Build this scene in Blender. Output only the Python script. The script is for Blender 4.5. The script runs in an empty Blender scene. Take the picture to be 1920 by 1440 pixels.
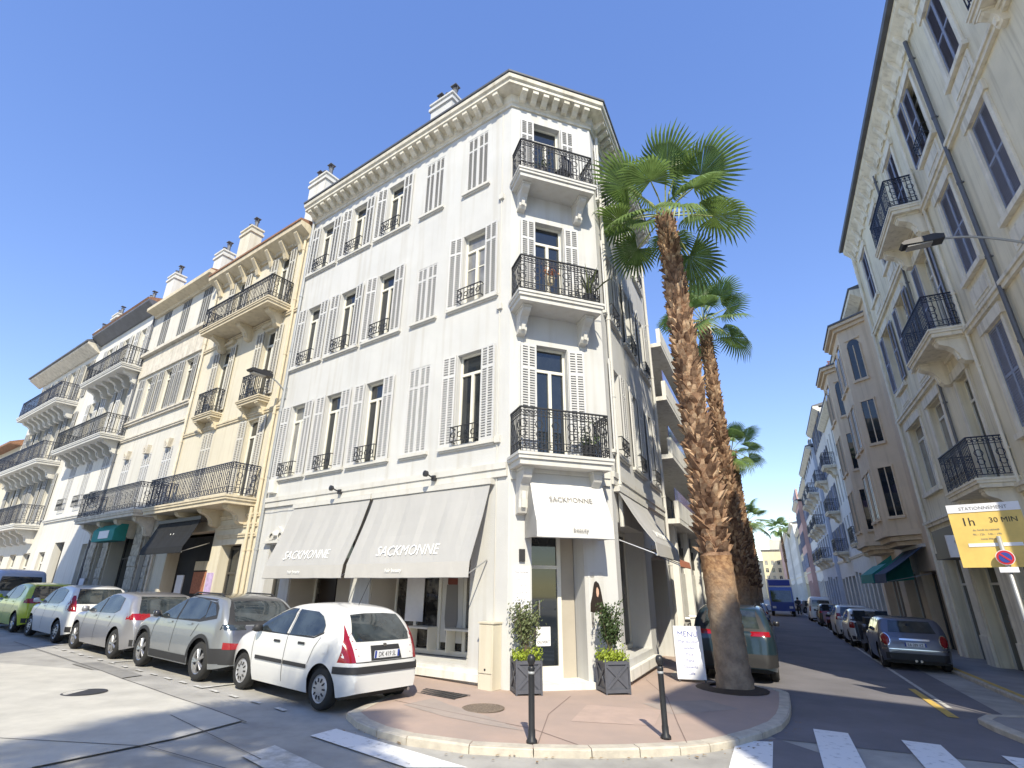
import bpy, math, random
from math import sin, cos, pi, radians, atan2, sqrt, degrees, hypot, atan
from mathutils import Vector, Matrix, geometry
from mathutils.bvhtree import BVHTree
random.seed(7)
S = bpy.context.scene
COL = S.collection
GS = -0.025                      # the ground falls gently towards +x
def gz(x, y=0): return GS * x
PH = .08                         # pavement height above the road

# ------------------------------------------------------------------ mesh builder
class MB:
    def __init__(s):
        s.v = []; s.f = []; s.m = []; s.sm = []; s.mi = 0; s.smooth = False
    def add(s, vs, fs):
        o = len(s.v)
        s.v += [tuple(p) for p in vs]
        for f in fs:
            s.f.append([i + o for i in f]); s.m.append(s.mi); s.sm.append(s.smooth)
    def box(s, x0, x1, y0, y1, z0, z1):
        s.add([(x0,y0,z0),(x1,y0,z0),(x1,y1,z0),(x0,y1,z0),(x0,y0,z1),(x1,y0,z1),(x1,y1,z1),(x0,y1,z1)],
              [(0,3,2,1),(4,5,6,7),(0,1,5,4),(1,2,6,5),(2,3,7,6),(3,0,4,7)])
    def quad(s, a, b, c, d): s.add([a,b,c,d], [(0,1,2,3)])
    def prism(s, pts, axis, a0, a1):
        def P(u, v, a): return (a,u,v) if axis == 'x' else (u,a,v) if axis == 'y' else (u,v,a)
        n = len(pts)
        ar = sum(pts[i][0]*pts[(i+1)%n][1]-pts[(i+1)%n][0]*pts[i][1] for i in range(n))
        if (ar < 0) != (axis == 'y'): pts = pts[::-1]
        vs = [P(u,v,a0) for u,v in pts] + [P(u,v,a1) for u,v in pts]
        fs = [tuple(range(n))[::-1], tuple(range(n,2*n))]
        fs += [(i,(i+1)%n,n+(i+1)%n,n+i) for i in range(n)]
        if a1 < a0: fs = [f[::-1] for f in fs]
        s.add(vs, fs)
    def tube(s, p, q, r, n=6, r2=None, cap=True):
        p = Vector(p); q = Vector(q); d = q-p
        if d.length < 1e-6: return
        r2 = r if r2 is None else r2
        a = d.orthogonal().normalized(); b = d.normalized().cross(a)
        vs = []
        for (c, rr) in ((p,r),(q,r2)):
            for i in range(n):
                t = 2*pi*i/n; vs.append(c + a*(rr*cos(t)) + b*(rr*sin(t)))
        fs = [(i,(i+1)%n,n+(i+1)%n,n+i) for i in range(n)]
        if cap: fs += [tuple(range(n))[::-1], tuple(range(n,2*n))]
        s.add(vs, fs)
    def path(s, pts, r, n=6):
        for a, b in zip(pts[:-1], pts[1:]): s.tube(a, b, r, n)
    def lathe(s, prof, n=16, c=(0,0,0), axis='z', caps=True):
        vs = []; fs = []
        for (r, h) in prof:
            for i in range(n):
                t = 2*pi*i/n; u = r*cos(t); w = r*sin(t)
                vs.append((c[0]+u,c[1]+w,c[2]+h) if axis == 'z' else (c[0]+u,c[1]+h,c[2]-w))
        for k in range(len(prof)-1):
            for i in range(n):
                j = (i+1)%n
                fs.append((k*n+i, k*n+j, (k+1)*n+j, (k+1)*n+i))
        if caps:
            fs.append(tuple(range(n))[::-1]); fs.append(tuple(range((len(prof)-1)*n, len(prof)*n)))
        s.add(vs, fs)
    def ring(s, c, r, w, n=8, ux=(1,0,0), uz=(0,0,1), t=0.008):
        # a flat iron ring in the plane (ux,uz)
        c = Vector(c); ux = Vector(ux); uz = Vector(uz); uy = ux.cross(uz)*t
        vs = []
        for i in range(n):
            a = 2*pi*i/n; d = ux*cos(a)+uz*sin(a)
            vs += [c+d*r-uy, c+d*(r-w)-uy, c+d*r+uy, c+d*(r-w)+uy]
        fs = []
        for i in range(n):
            a = 4*i; b = 4*((i+1)%n)
            fs += [(a,b,b+1,a+1),(a+2,a+3,b+3,b+2),(a,a+2,b+2,b)]
        s.add(vs, fs)
    def tf(s, fn, start=0): s.v[start:] = [tuple(fn(Vector(p))) for p in s.v[start:]]
    def mesh(s, name, mats):
        me = bpy.data.meshes.new(name)
        me.from_pydata(s.v, [], s.f); 
        for m in (mats if isinstance(mats, (list,tuple)) else [mats]): me.materials.append(m)
        me.polygons.foreach_set('material_index', s.m)
        me.polygons.foreach_set('use_smooth', s.sm)
        me.update(); return me
    def build(s, name, mats, parent=None, loc=(0,0,0), rz=0.0):
        return inst(name, s.mesh(name, mats), parent, loc, rz)

def inst(name, me, parent=None, loc=(0,0,0), rz=0.0, rot=None):
    o = bpy.data.objects.new(name, me); COL.objects.link(o)
    o.location = loc; o.rotation_euler = rot if rot else (0,0,rz)
    if parent: o.parent = parent
    return o
def tag(o, label=None, cat=None, group=None, kind=None):
    if label: o['label'] = label
    if cat: o['category'] = cat
    if group: o['group'] = group
    if kind: o['kind'] = kind
    return o
def thing(name, label, cat, loc=(0,0,0), rz=0.0, group=None):
    o = bpy.data.objects.new(name, None); COL.objects.link(o)
    o.location = loc; o.rotation_euler = (0,0,rz); o.empty_display_size = .3
    return tag(o, label, cat, group)
def struct(name, mb, m): return tag(mb.build(name, m), kind='structure')
CACHE = {}
def cached(key, fn):
    if key not in CACHE: CACHE[key] = fn()
    return CACHE[key]
def copy_tree(o, parent=None):
    c = o.copy(); COL.objects.link(c); c.parent = parent
    for ch in list(o.children): copy_tree(ch, c)
    return c

# ------------------------------------------------------------------ materials
def mat(name, col, rough=.8, metal=0., var=.0, scale=3., bump=0., bscale=60., spec=.5, streak=0., col2=None, detail=4., coat=0., thr=None):
    m = bpy.data.materials.new(name); m.use_nodes = True
    nt = m.node_tree; N = nt.nodes; L = nt.links
    b = N['Principled BSDF']
    c4 = (*col, 1)
    b.inputs['Base Color'].default_value = c4
    b.inputs['Roughness'].default_value = rough; b.inputs['Metallic'].default_value = metal
    b.inputs['Specular IOR Level'].default_value = spec
    if coat: b.inputs['Coat Weight'].default_value = coat; b.inputs['Coat Roughness'].default_value = .04
    tc = N.new('ShaderNodeTexCoord')
    out = None
    if var or col2:
        n = N.new('ShaderNodeTexNoise'); n.inputs['Scale'].default_value = scale; n.inputs['Detail'].default_value = detail
        n.inputs['Roughness'].default_value = .62
        L.new(tc.outputs['Object'], n.inputs['Vector'])
        r = N.new('ShaderNodeValToRGB')
        lo, hi = thr or (.32, .68)
        r.color_ramp.elements[0].position = lo; r.color_ramp.elements[1].position = hi
        d = col2 if col2 else tuple(x*(1-var) for x in col)
        r.color_ramp.elements[0].color = (*d, 1)
        r.color_ramp.elements[1].color = c4 if col2 else (*[min(1,x*(1+var*.35)) for x in col], 1)
        L.new(n.outputs['Fac'], r.inputs['Fac']); out = r.outputs['Color']
    if streak:
        mp = N.new('ShaderNodeMapping'); mp.inputs['Scale'].default_value = (5.5, 5.5, .28)
        L.new(tc.outputs['Object'], mp.inputs['Vector'])
        n2 = N.new('ShaderNodeTexNoise'); n2.inputs['Scale'].default_value = 1.; n2.inputs['Detail'].default_value = 5.
        L.new(mp.outputs['Vector'], n2.inputs['Vector'])
        r2 = N.new('ShaderNodeValToRGB'); r2.color_ramp.elements[0].position = .5; r2.color_ramp.elements[1].position = .78
        r2.color_ramp.elements[0].color = (1,1,1,1); k = 1-streak
        r2.color_ramp.elements[1].color = (k, k*.97, k*.92, 1)
        L.new(n2.outputs['Fac'], r2.inputs['Fac'])
        mx = N.new('ShaderNodeMix'); mx.data_type = 'RGBA'; mx.blend_type = 'MULTIPLY'; mx.inputs['Factor'].default_value = 1.
        if out: L.new(out, mx.inputs[6])
        else: mx.inputs[6].default_value = c4
        L.new(r2.outputs['Color'], mx.inputs[7]); out = mx.outputs[2]
    if out: L.new(out, b.inputs['Base Color'])
    if bump:
        nb = N.new('ShaderNodeTexNoise'); nb.inputs['Scale'].default_value = bscale; nb.inputs['Detail'].default_value = 6.
        L.new(tc.outputs['Object'], nb.inputs['Vector'])
        bp = N.new('ShaderNodeBump'); bp.inputs['Strength'].default_value = bump; bp.inputs['Distance'].default_value = .02
        L.new(nb.outputs['Fac'], bp.inputs['Height']); L.new(bp.outputs['Normal'], b.inputs['Normal'])
    return m
M = {}
M['white_wall'] = mat('white_stucco', (.575,.577,.57), .9, var=.07, scale=.8, bump=.2, bscale=45, streak=.13)
M['white_trim'] = mat('white_trim', (.60,.59,.555), .8, var=.06, scale=2, streak=.12)
M['cornice'] = mat('cornice_stone', (.72,.68,.58), .85, var=.18, scale=3, streak=.25)
M['cream_wall'] = mat('cream_stucco', (.65,.60,.485), .9, var=.07, scale=.9, bump=.15, streak=.14)
M['cream_trim'] = mat('cream_trim', (0.63, 0.549, 0.405), .85, var=.12, scale=3, streak=.2)
M['ivory_wall'] = mat('ivory_stucco', (0.63, 0.608, 0.549), .9, var=.07, scale=.9, bump=.15, streak=.16)
M['chalk_wall'] = mat('chalk_stucco', (.66,.645,.60), .9, var=.06, scale=1, bump=.12, streak=.14)
M['stone_trim'] = mat('stone_trim', (.66,.61,.52), .88, var=.2, scale=4, bump=.2, streak=.25)
M['rust_stone'] = mat('rusticated_stone', (.50,.46,.39), .92, var=.45, scale=7, bump=.9, bscale=9, streak=.3)
M['beige_wall'] = mat('beige_stucco', (.84,.76,.57), .92, var=.12, scale=.8, bump=.25, bscale=30, streak=.32)
M['beige_trim'] = mat('beige_trim', (.86,.80,.66), .9, var=.14, scale=2.5, streak=.34)
M['tan_wall'] = mat('tan_stucco', (.75,.60,.43), .92, var=.1, scale=1, bump=.2, streak=.2)
M['pale_wall'] = mat('pale_stucco', (.78,.77,.71), .92, var=.1, scale=1, bump=.2, streak=.25)
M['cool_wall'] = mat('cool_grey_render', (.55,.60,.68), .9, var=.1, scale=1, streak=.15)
M['pink_wall'] = mat('pink_render', (.66,.42,.36), .9, var=.1, scale=1, streak=.15)
M['yellow_wall'] = mat('yellow_render', (.74,.64,.42), .9, var=.08, scale=1, streak=.12)
M['concrete_band'] = mat('white_concrete', (.74,.73,.69), .9, var=.1, scale=2, streak=.25)
M['modern_wall'] = mat('grey_render', (.46,.45,.44), .9, var=.14, scale=1.5, streak=.2)
M['brick'] = mat('chimney_brick', (.42,.16,.09), .9, var=.3, scale=12)
M['zinc'] = mat('dark_zinc', (.15,.155,.17), .55, .3, var=.2, scale=2)
M['roof_tile'] = mat('roof_tile', (.30,.16,.10), .9, var=.35, scale=9, bump=.5, bscale=14)
M['iron'] = mat('wrought_iron', (.035,.036,.04), .5, .3)
M['iron_blue'] = mat('blue_black_iron', (.03,.035,.06), .5, .3)
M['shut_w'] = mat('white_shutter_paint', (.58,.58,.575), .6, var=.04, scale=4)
M['slat_w'] = mat('shaded_white_slats', (.47,.47,.47), .65, var=.05, scale=4)  # same paint as the frame, greyed: shade between the louvres put into the colour
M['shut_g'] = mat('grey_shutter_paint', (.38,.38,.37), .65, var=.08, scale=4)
M['slat_g'] = mat('shaded_grey_slats', (.30,.30,.30), .7, var=.08, scale=4)  # darker than its frame, with the louvre shade in the colour
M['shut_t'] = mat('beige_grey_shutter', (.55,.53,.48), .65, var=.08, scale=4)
M['slat_t'] = mat('shaded_beige_grey_slats', (.46,.44,.40), .7, var=.08, scale=4)  # louvre shade put into the colour here as well
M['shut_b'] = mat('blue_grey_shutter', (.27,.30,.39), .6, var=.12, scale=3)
M['slat_b'] = mat('lightened_blue_grey_slats', (.34,.37,.48), .65, var=.12, scale=3)  # colour lifted above the frame's to offset the shading of the louvres
M['frame_w'] = mat('window_frame_white', (.74,.72,.64), .6, var=.05)
M['frame_d'] = mat('window_frame_dark', (.06,.055,.05), .5)
def glassmat(name, col, rough=.04):
    m = mat(name, col, rough, spec=.9, var=.5, scale=1.3)
    return m
M['glass'] = glassmat('window_glass', (.022,.027,.032))
M['glass_c'] = glassmat('curtained_glass', (.26,.26,.25), .08)
M['glass_b'] = glassmat('blue_shop_glass', (.06,.12,.26), .08)
M['glass_car'] = mat('car_glass', (.045,.058,.066), .03, spec=.9, col2=(.012,.016,.02), scale=2.6, detail=3)  # paler bluish mottling puts reflections into the glass colour
M['glass_shop'] = mat('shop_glass', (.20,.185,.165), .05, spec=.8, col2=(.018,.016,.015), scale=1.7, detail=4, thr=(.46,.66))  # pale mottling puts the brightness of the shop interior into the colour
M['dark'] = mat('dark_interior', (.02,.019,.018), .8, var=.5, scale=2)
M['warm_int'] = mat('beige_reveal', (.42,.38,.32), .85, var=.08, scale=2)
M['awn_grey'] = mat('grey_canvas', (.40,.395,.385), .85, var=.05, scale=1.2, bump=.05, bscale=200)
M['awn_val'] = mat('pale_canvas', (.47,.455,.43), .85, var=.04)
M['awn_white'] = mat('white_canvas', (.62,.61,.585), .85, var=.03)
M['awn_teal'] = mat('teal_canvas', (.02,.26,.24), .8, var=.15)
M['awn_navy'] = mat('navy_canvas', (.012,.035,.09), .8, var=.15)
M['awn_black'] = mat('black_canvas', (.009,.009,.009), .8, var=.2)
M['awn_red'] = mat('terracotta_canvas', (.46,.17,.10), .85, var=.2, scale=5)
M['ink_white'] = mat('white_lettering', (.88,.88,.86), .7)
M['ink_grey'] = mat('grey_lettering', (.22,.21,.2), .7)
M['ink_black'] = mat('black_lettering', (.02,.02,.02), .6)
M['ink_red'] = mat('red_sign_paint', (.55,.02,.03), .5)
M['ink_blue'] = mat('blue_sign_paint', (.03,.06,.30), .5)
M['paper'] = mat('white_paper', (.80,.80,.83), .7, var=.04, scale=9)
M['sign_yellow'] = mat('yellow_sign', (.80,.56,.16), .5, var=.18, scale=2)
M['skin'] = mat('skin_tone', (.62,.38,.28), .6)
M['hair'] = mat('dark_hair', (.02,.012,.008), .5)
M['red_hair'] = mat('auburn_hair', (.20,.05,.03), .5)
M['steel'] = mat('brushed_steel', (.5,.5,.5), .35, .9)
M['pole_grey'] = mat('galvanised_pole', (.45,.46,.46), .5, .5, var=.1)
M['lamp_body'] = mat('lamp_casing', (.05,.05,.055), .45, .4)
M['lamp_glass'] = mat('lamp_lens', (.35,.34,.32), .2)
M['black_paint'] = mat('black_paint', (.02,.021,.024), .4, var=.2, scale=8)
M['planter'] = mat('slate_planter', (.085,.09,.11), .6, var=.15, scale=8)
M['soil'] = mat('soil', (.05,.035,.025), .95)
M['leaf_lime'] = mat('lime_leaves', (.30,.38,.04), .6, var=.35, scale=20)
M['leaf_olive'] = mat('olive_leaves', (.14,.17,.07), .6, var=.4, scale=20)
M['leaf_dark'] = mat('dark_leaves', (.05,.085,.025), .55, var=.4, scale=20)
M['twig'] = mat('twig', (.12,.09,.06), .9)
def leafmat(name, col, tr=.35, **k):
    m = mat(name, col, .42, **k); nt = m.node_tree; b = nt.nodes['Principled BSDF']; out = nt.nodes['Material Output']
    t = nt.nodes.new('ShaderNodeBsdfTranslucent'); mx = nt.nodes.new('ShaderNodeMixShader'); mx.inputs[0].default_value = tr
    if b.inputs['Base Color'].links: nt.links.new(b.inputs['Base Color'].links[0].from_socket, t.inputs['Color'])
    else: t.inputs['Color'].default_value = (*col,1)
    nt.links.new(b.outputs[0], mx.inputs[1]); nt.links.new(t.outputs[0], mx.inputs[2]); nt.links.new(mx.outputs[0], out.inputs[0]); return m
M['palm_leaf'] = leafmat('palm_leaf', (.19,.29,.085), .4, var=.5, scale=2.2)
M['palm_dry'] = mat('palm_petiole', (.34,.38,.14), .6, var=.3, scale=6)
M['palm_boot'] = mat('palm_leaf_bases', (.31,.195,.125), .95, col2=(.10,.05,.03), scale=5, bump=.6, bscale=30)
M['palm_boot2'] = mat('pale_leaf_bases', (.58,.43,.29), .95, col2=(.26,.13,.07), scale=6, bump=.6, bscale=30)
M['palm_trunk'] = mat('palm_bark', (.34,.27,.20), .95, col2=(.17,.13,.10), scale=4, bump=.8, bscale=20)
def palm_trunk_mat():
    # grey foot, orange skin where the leaf bases have just been shaved off, with a ragged change between the two
    m = M['palm_trunk']; nt = m.node_tree; N = nt.nodes; L = nt.links; b = N['Principled BSDF']
    tc = N.new('ShaderNodeTexCoord'); sp = N.new('ShaderNodeSeparateXYZ'); L.new(tc.outputs['Object'], sp.inputs[0])
    n = N.new('ShaderNodeTexNoise'); n.inputs['Scale'].default_value = 3.2; n.inputs['Detail'].default_value = 8; L.new(tc.outputs['Object'], n.inputs['Vector'])
    k = N.new('ShaderNodeMath'); k.operation = 'MULTIPLY_ADD'; L.new(n.outputs['Fac'], k.inputs[0]); k.inputs[1].default_value = 1.5; L.new(sp.outputs['Z'], k.inputs[2])
    r = N.new('ShaderNodeMapRange'); r.inputs['From Min'].default_value = 2.15; r.inputs['From Max'].default_value = 3.35; L.new(k.outputs[0], r.inputs['Value'])
    n3 = N.new('ShaderNodeTexNoise'); n3.inputs['Scale'].default_value = 11; n3.inputs['Detail'].default_value = 8; L.new(tc.outputs['Object'], n3.inputs['Vector'])
    c = N.new('ShaderNodeValToRGB'); c.color_ramp.elements[0].position = .36; c.color_ramp.elements[1].position = .64
    c.color_ramp.elements[0].color = (.20,.10,.05,1); c.color_ramp.elements[1].color = (.42,.25,.13,1); L.new(n3.outputs['Fac'], c.inputs['Fac'])
    mx = N.new('ShaderNodeMix'); mx.data_type = 'RGBA'; L.new(r.outputs['Result'], mx.inputs['Factor'])
    L.new(b.inputs['Base Color'].links[0].from_socket, mx.inputs[6]); L.new(c.outputs['Color'], mx.inputs[7]); L.new(mx.outputs[2], b.inputs['Base Color'])
palm_trunk_mat()
M['palm_orange'] = mat('palm_orange_bark', (.46,.24,.10), .95, col2=(.24,.12,.06), scale=9, bump=.8, bscale=25)
M['tyre'] = mat('tyre_rubber', (.022,.022,.022), .85)
M['rim'] = mat('alloy_rim', (.42,.42,.43), .35, .8)
M['hubcap'] = mat('grey_hubcap', (.46,.46,.47), .45, .5)
M['plastic'] = mat('black_plastic', (.025,.025,.027), .6)
M['seam'] = mat('panel_gap', (.03,.03,.03), .8)
M['lamp_red'] = mat('tail_lamp', (.26,.005,.012), .15, spec=.7)
M['lamp_clear'] = mat('head_lamp', (.6,.62,.64), .1, spec=.8)
M['chrome'] = mat('chrome', (.7,.7,.7), .15, 1.)
M['plate'] = mat('number_plate', (.72,.73,.75), .4)
def paint(name, col, rough=.3, metal=0.): return mat(name, col, rough, metal, coat=.8, var=.03, scale=.8)
M['c_white'] = paint('white_car_paint', (.66,.66,.65))
M['c_silver'] = paint('silver_car_paint', (.30,.30,.32), .35, .5)
M['c_greygreen'] = paint('grey_green_car_paint', (.26,.275,.285), .35, .45)
M['c_teal'] = paint('teal_grey_car_paint', (.014,.032,.045), .3, .15)
M['c_slate'] = paint('slate_grey_car_paint', (.13,.14,.18), .3, .5)
M['c_green'] = paint('lime_car_paint', (.42,.50,.02))
M['c_van'] = paint('pale_blue_van_paint', (.40,.46,.60))
M['c_black'] = paint('black_car_paint', (.02,.02,.025))
M['c_red'] = paint('dark_red_paint', (.22,.04,.03))

def facade_text(name, body, size, m, parent, loc, tilt=0.0, extrude=.002, align='CENTER', shear=0., rot=None, sx=1., label=None):
    cu = bpy.data.curves.new(name, 'FONT'); cu.body = body; cu.size = size; cu.extrude = extrude
    cu.align_x = align; cu.shear = shear; cu.resolution_u = 2; cu.offset = -.008*size if size > .25 else 0
    t = bpy.data.objects.new('tmp_text', cu); COL.objects.link(t)
    dg = bpy.context.evaluated_depsgraph_get()
    me = bpy.data.meshes.new_from_object(t.evaluated_get(dg))
    bpy.data.objects.remove(t); bpy.data.curves.remove(cu)
    me.materials.clear(); me.materials.append(m); me.name = name
    o = inst(name, me, parent, loc, rot=rot or (pi/2-tilt, 0, pi)); o.scale = (sx,1,1)
    return o

# ------------------------------------------------------------------ street frames
A_L = radians(-54.7); A_C = radians(71.0); A_R = radians(25.4)
TL = Vector((sin(A_L), cos(A_L))); OL = Vector((-TL.y, TL.x))            # along / outward of the left street's facades
TC = Vector((sin(A_C), cos(A_C))); OC = Vector((TC.y, -TC.x))
T = Vector((sin(A_R), cos(A_R)));  N = Vector((T.y, -T.x))               # along / across the right street
PL = Vector((-.06, 11.15)); CW = 2.5
C2 = PL + TC*CW
RZ_L = atan2(TL.y, TL.x); RZ_C = atan2(-TC.y, -TC.x); RZ_R = atan2(-T.y, -T.x); RZ_T = atan2(T.y, T.x)
PR = Vector((5.24, -2.49))
def Lp(s, d): return PL + TL*s + OL*d
def Rp(t, n): return T*t + N*n
class Fr:
    """a facade: local x along the wall, y outward, z up, placed under a building's Empty"""
    def __init__(s, root, loc=(0,0), rz=0.): s.root = root; s.loc = loc; s.rz = rz
    def put(s, name, me, x=0, y=0, z=0):
        c, d = cos(s.rz), sin(s.rz)
        return inst(name, me, s.root, (s.loc[0]+c*x-d*y, s.loc[1]+d*x+c*y, z), s.rz)
    def tf(s, p):
        c, d = cos(s.rz), sin(s.rz)
        return Vector((s.loc[0]+c*p[0]-d*p[1], s.loc[1]+d*p[0]+c*p[1], p[2]))

def wallgrid(mb, x0, x1, z0, z1, holes, depth=.24):
    xs = sorted({x0,x1,*[h[0] for h in holes],*[h[1] for h in holes]}); zs = sorted({z0,z1,*[h[2] for h in holes],*[h[3] for h in holes]})
    xs = [x for x in xs if x0 <= x <= x1]; zs = [z for z in zs if z0 <= z <= z1]
    for i in range(len(xs)-1):
        run = None
        for j in range(len(zs)-1):
            cx, cz = (xs[i]+xs[i+1])/2, (zs[j]+zs[j+1])/2
            inside = any(h[0] < cx < h[1] and h[2] < cz < h[3] for h in holes)
            if not inside and run is None: run = zs[j]
            if inside and run is not None:
                mb.quad((xs[i+1],0,run),(xs[i],0,run),(xs[i],0,zs[j]),(xs[i+1],0,zs[j])); run = None
        if run is not None: mb.quad((xs[i+1],0,run),(xs[i],0,run),(xs[i],0,z1),(xs[i+1],0,z1))
    for h in holes:
        a, b, c, d = h[:4]; k = h[4] if len(h) > 4 else depth
        mb.quad((a,0,c),(b,0,c),(b,-k,c),(a,-k,c)); mb.quad((b,0,d),(a,0,d),(a,-k,d),(b,-k,d))
        mb.quad((a,0,d),(a,0,c),(a,-k,c),(a,-k,d)); mb.quad((b,0,c),(b,0,d),(b,-k,d),(b,-k,c))

def frame_mesh(w, h, m, transom=True, mull=1, bars=0):
    def f():
        b = MB(); e = .055; y0, y1 = 0, .05
        b.box(-w/2, -w/2+e, y0, y1, 0, h); b.box(w/2-e, w/2, y0, y1, 0, h)
        b.box(-w/2+e, w/2-e, y0, y1, h-e, h); b.box(-w/2+e, w/2-e, y0, y1, 0, e)
        zt = h*.78 if transom else h-e
        if transom: b.box(-w/2+e, w/2-e, y0, y1+.012, zt-.035, zt+.035)
        for i in range(mull):
            x = -w/2 + w*(i+1)/(mull+1); b.box(x-.04, x+.04, y0+.004, y1+.02, e, zt-(.035 if transom else 0))
        for i in range(bars):
            z = e+(zt-e)*(i+1)/(bars+1); b.box(-w/2+e, w/2-e, y0+.008, y1-.015, z-.014, z+.014)
        return b.mesh('window', m)
    return cached(('fr',round(w,3),round(h,3),m.name,transom,mull,bars), f)
def pane_mesh(w, h, m):
    def f():
        b = MB(); b.box(-w/2+.02, w/2-.02, -.01, .012, .02, h-.02); return b.mesh('pane', m)
    return cached(('pane',round(w,3),round(h,3),m.name), f)
def shutter_mesh(w, h, mf, ms, cols=2, split=.76):
    if cols == 1: split = .5
    def f():
        b = MB(); e = .045; t = .04
        xs = [-w/2 + w*i/cols for i in range(cols+1)]
        for i, x in enumerate(xs):
            a = x if i == 0 else x-e if i == cols else x-e/2
            b.box(a, a+e, 0, t, 0, h)
        zr = [0, h*split, h]
        for i, z in enumerate(zr):
            a = z if i == 0 else z-.06 if i == 2 else z-.03
            for k in range(cols):
                b.box(xs[k]+(e if k == 0 else e/2), xs[k+1]-(e if k == cols-1 else e/2), .003, t-.004, a, a+.06)
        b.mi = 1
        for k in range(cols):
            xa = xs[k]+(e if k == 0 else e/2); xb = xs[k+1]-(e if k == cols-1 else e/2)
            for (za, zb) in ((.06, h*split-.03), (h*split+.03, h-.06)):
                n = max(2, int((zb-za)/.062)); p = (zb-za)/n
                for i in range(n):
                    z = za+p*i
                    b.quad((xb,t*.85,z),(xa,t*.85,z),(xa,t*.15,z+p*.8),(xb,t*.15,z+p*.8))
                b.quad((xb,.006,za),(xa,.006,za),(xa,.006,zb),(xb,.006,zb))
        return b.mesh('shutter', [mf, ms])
    return cached(('sh',round(w,3),round(h,3),mf.name,ms.name,cols,split), f)
def guard_mesh(w, h, y=.16, m=None):
    def f():
        b = MB(); b.box(-w/2, w/2, y-.012, y+.012, h-.02, h); b.box(-w/2, w/2, y-.01, y+.01, .05, .07)
        for sx in (-w/2, w/2-.02): b.box(sx, sx+.02, -.02, y-.012, h-.02, h); b.box(sx, sx+.02, -.02, y-.01, .05, .07)
        n = max(3, int(w/.11))
        for i in range(n+1):
            x = -w/2+.01+(w-.02)*i/n; b.box(x-.007, x+.007, y-.007, y+.007, .07, h-.02)
        for i in range(max(2,int(w/.2))):
            x = -w/2 + w*(i+.5)/max(2,int(w/.2)); b.ring((x, y, h*.5), .075, .018)
        return b.mesh('window_guard', m or M['iron'])
    return cached(('gd',round(w,3),round(h,3),y,(m or M['iron']).name), f)
def sill_mesh(w, m, p=.09, t=.08):
    def f():
        b = MB(); b.box(-w/2, w/2, 0, p, -t, 0); b.box(-w/2+.03, w/2-.03, 0, p-.04, -t-.04, -t-.002); return b.mesh('sill', m)
    return cached(('sill',round(w,3),m.name,p,t), f)

def window(F, x, z, w, h, shut='open', sm=('shut_w','slat_w'), sw=None, sh=None, sz=0., depth=.22, fm='frame_w', pane=None,
           guard=0., sill=None, transom=True, mull=1, bars=0, cols=2, simple=False):
    pm = pane or (M['glass_c'] if (int(abs(x)*37)+int(z*11)) % 4 == 0 else M['glass'])
    win = F.put('window', frame_mesh(w, h, M[fm], transom, mull, bars), x, -depth, z)
    inst('pane', pane_mesh(w, h, pm), win, (0,.006,0))
    if sill: inst('sill', sill_mesh(w+.1 if sill[1] is None else sill[1], M[sill[0]]), win, (0,depth+.002,0))
    if guard: inst('window_guard', guard_mesh(w, guard), win, (0,depth,0.02))
    if shut:
        sw = sw or w/2; shh = sh or h
        mf, ms = M[sm[0]], M[sm[1]]
        if 'open' in shut:
            for k in (-1, 1):
                if shut == 'open_left' and k < 0 or shut == 'open_right' and k > 0: continue
                ang = random.choice((.02,.03,.05,.08,.16))
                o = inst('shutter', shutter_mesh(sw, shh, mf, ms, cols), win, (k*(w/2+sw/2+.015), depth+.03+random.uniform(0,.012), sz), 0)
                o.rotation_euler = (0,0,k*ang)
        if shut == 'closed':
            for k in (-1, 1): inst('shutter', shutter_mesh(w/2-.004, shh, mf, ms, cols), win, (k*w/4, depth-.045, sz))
    return win

def rail_mesh(pts, h=1.0, gap=.11, m=None, deco=True, z0=.0, r=.009, panel=None):
    """wrought iron railing along a polyline in (x,y)"""
    b = MB()
    for (a, c) in zip(pts[:-1], pts[1:]):
        a = Vector((*a,0)); c = Vector((*c,0)); d = c-a; L = d.length; u = d.normalized(); w = Vector((-u.y,u.x,0))
        def bar(p, q, hw, za, zb):
            vs = [p+w*hw, q+w*hw, q-w*hw, p-w*hw]
            b.add([(*v.xy,za) for v in vs]+[(*v.xy,zb) for v in vs], [(3,2,1,0),(4,5,6,7),(0,1,5,4),(1,2,6,5),(2,3,7,6),(3,0,4,7)])
        bar(a, c, .022, z0+h-.03, z0+h); bar(a, c, .012, z0+.07, z0+.09)
        if deco: bar(a, c, .010, z0+h-.2, z0+h-.184); bar(a, c, .010, z0+.23, z0+.245)
        n = max(1, int(round(L/gap)))
        for i in range(n+1):
            p = a+u*(L*i/n); q = p+u*1e-4
            bar(p-u*r, p+u*r, r, z0+(0 if i in (0,n) else .09), z0+h-.03)
            if deco and i < n:
                c0 = a+u*(L*(i+.5)/n)
                b.ring((c0.x,c0.y,z0+h-.107), min(gap*.44,.07), .016, 7, u, (0,0,1), .006)
                if i % 2 == 0: b.ring((c0.x,c0.y,z0+.16), min(gap*.44,.06), .014, 6, u, (0,0,1), .006)
                if i % 4 == 1:
                    b.ring((c0.x,c0.y,z0+.62), .10, .018, 8, u, (0,0,1), .006); b.ring((c0.x,c0.y,z0+.40), .085, .018, 8, u, (0,0,1), .006)
    return b.mesh('railing', m or M['iron'])
def slab_mesh(w, d, t, m, lip=.04):
    def f():
        b = MB()
        b.box(-w/2, w/2, 0, d, -t*.55, 0); b.box(-w/2+lip, w/2-lip, 0, d-lip, -t, -t*.55-.002)
        b.box(-w/2-lip*.6, w/2+lip*.6, 0, d+lip*.6, -t*.25, -.006)
        return b.mesh('balcony', m)
    return cached(('slab',round(w,3),round(d,3),round(t,3),m.name), f)
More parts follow.
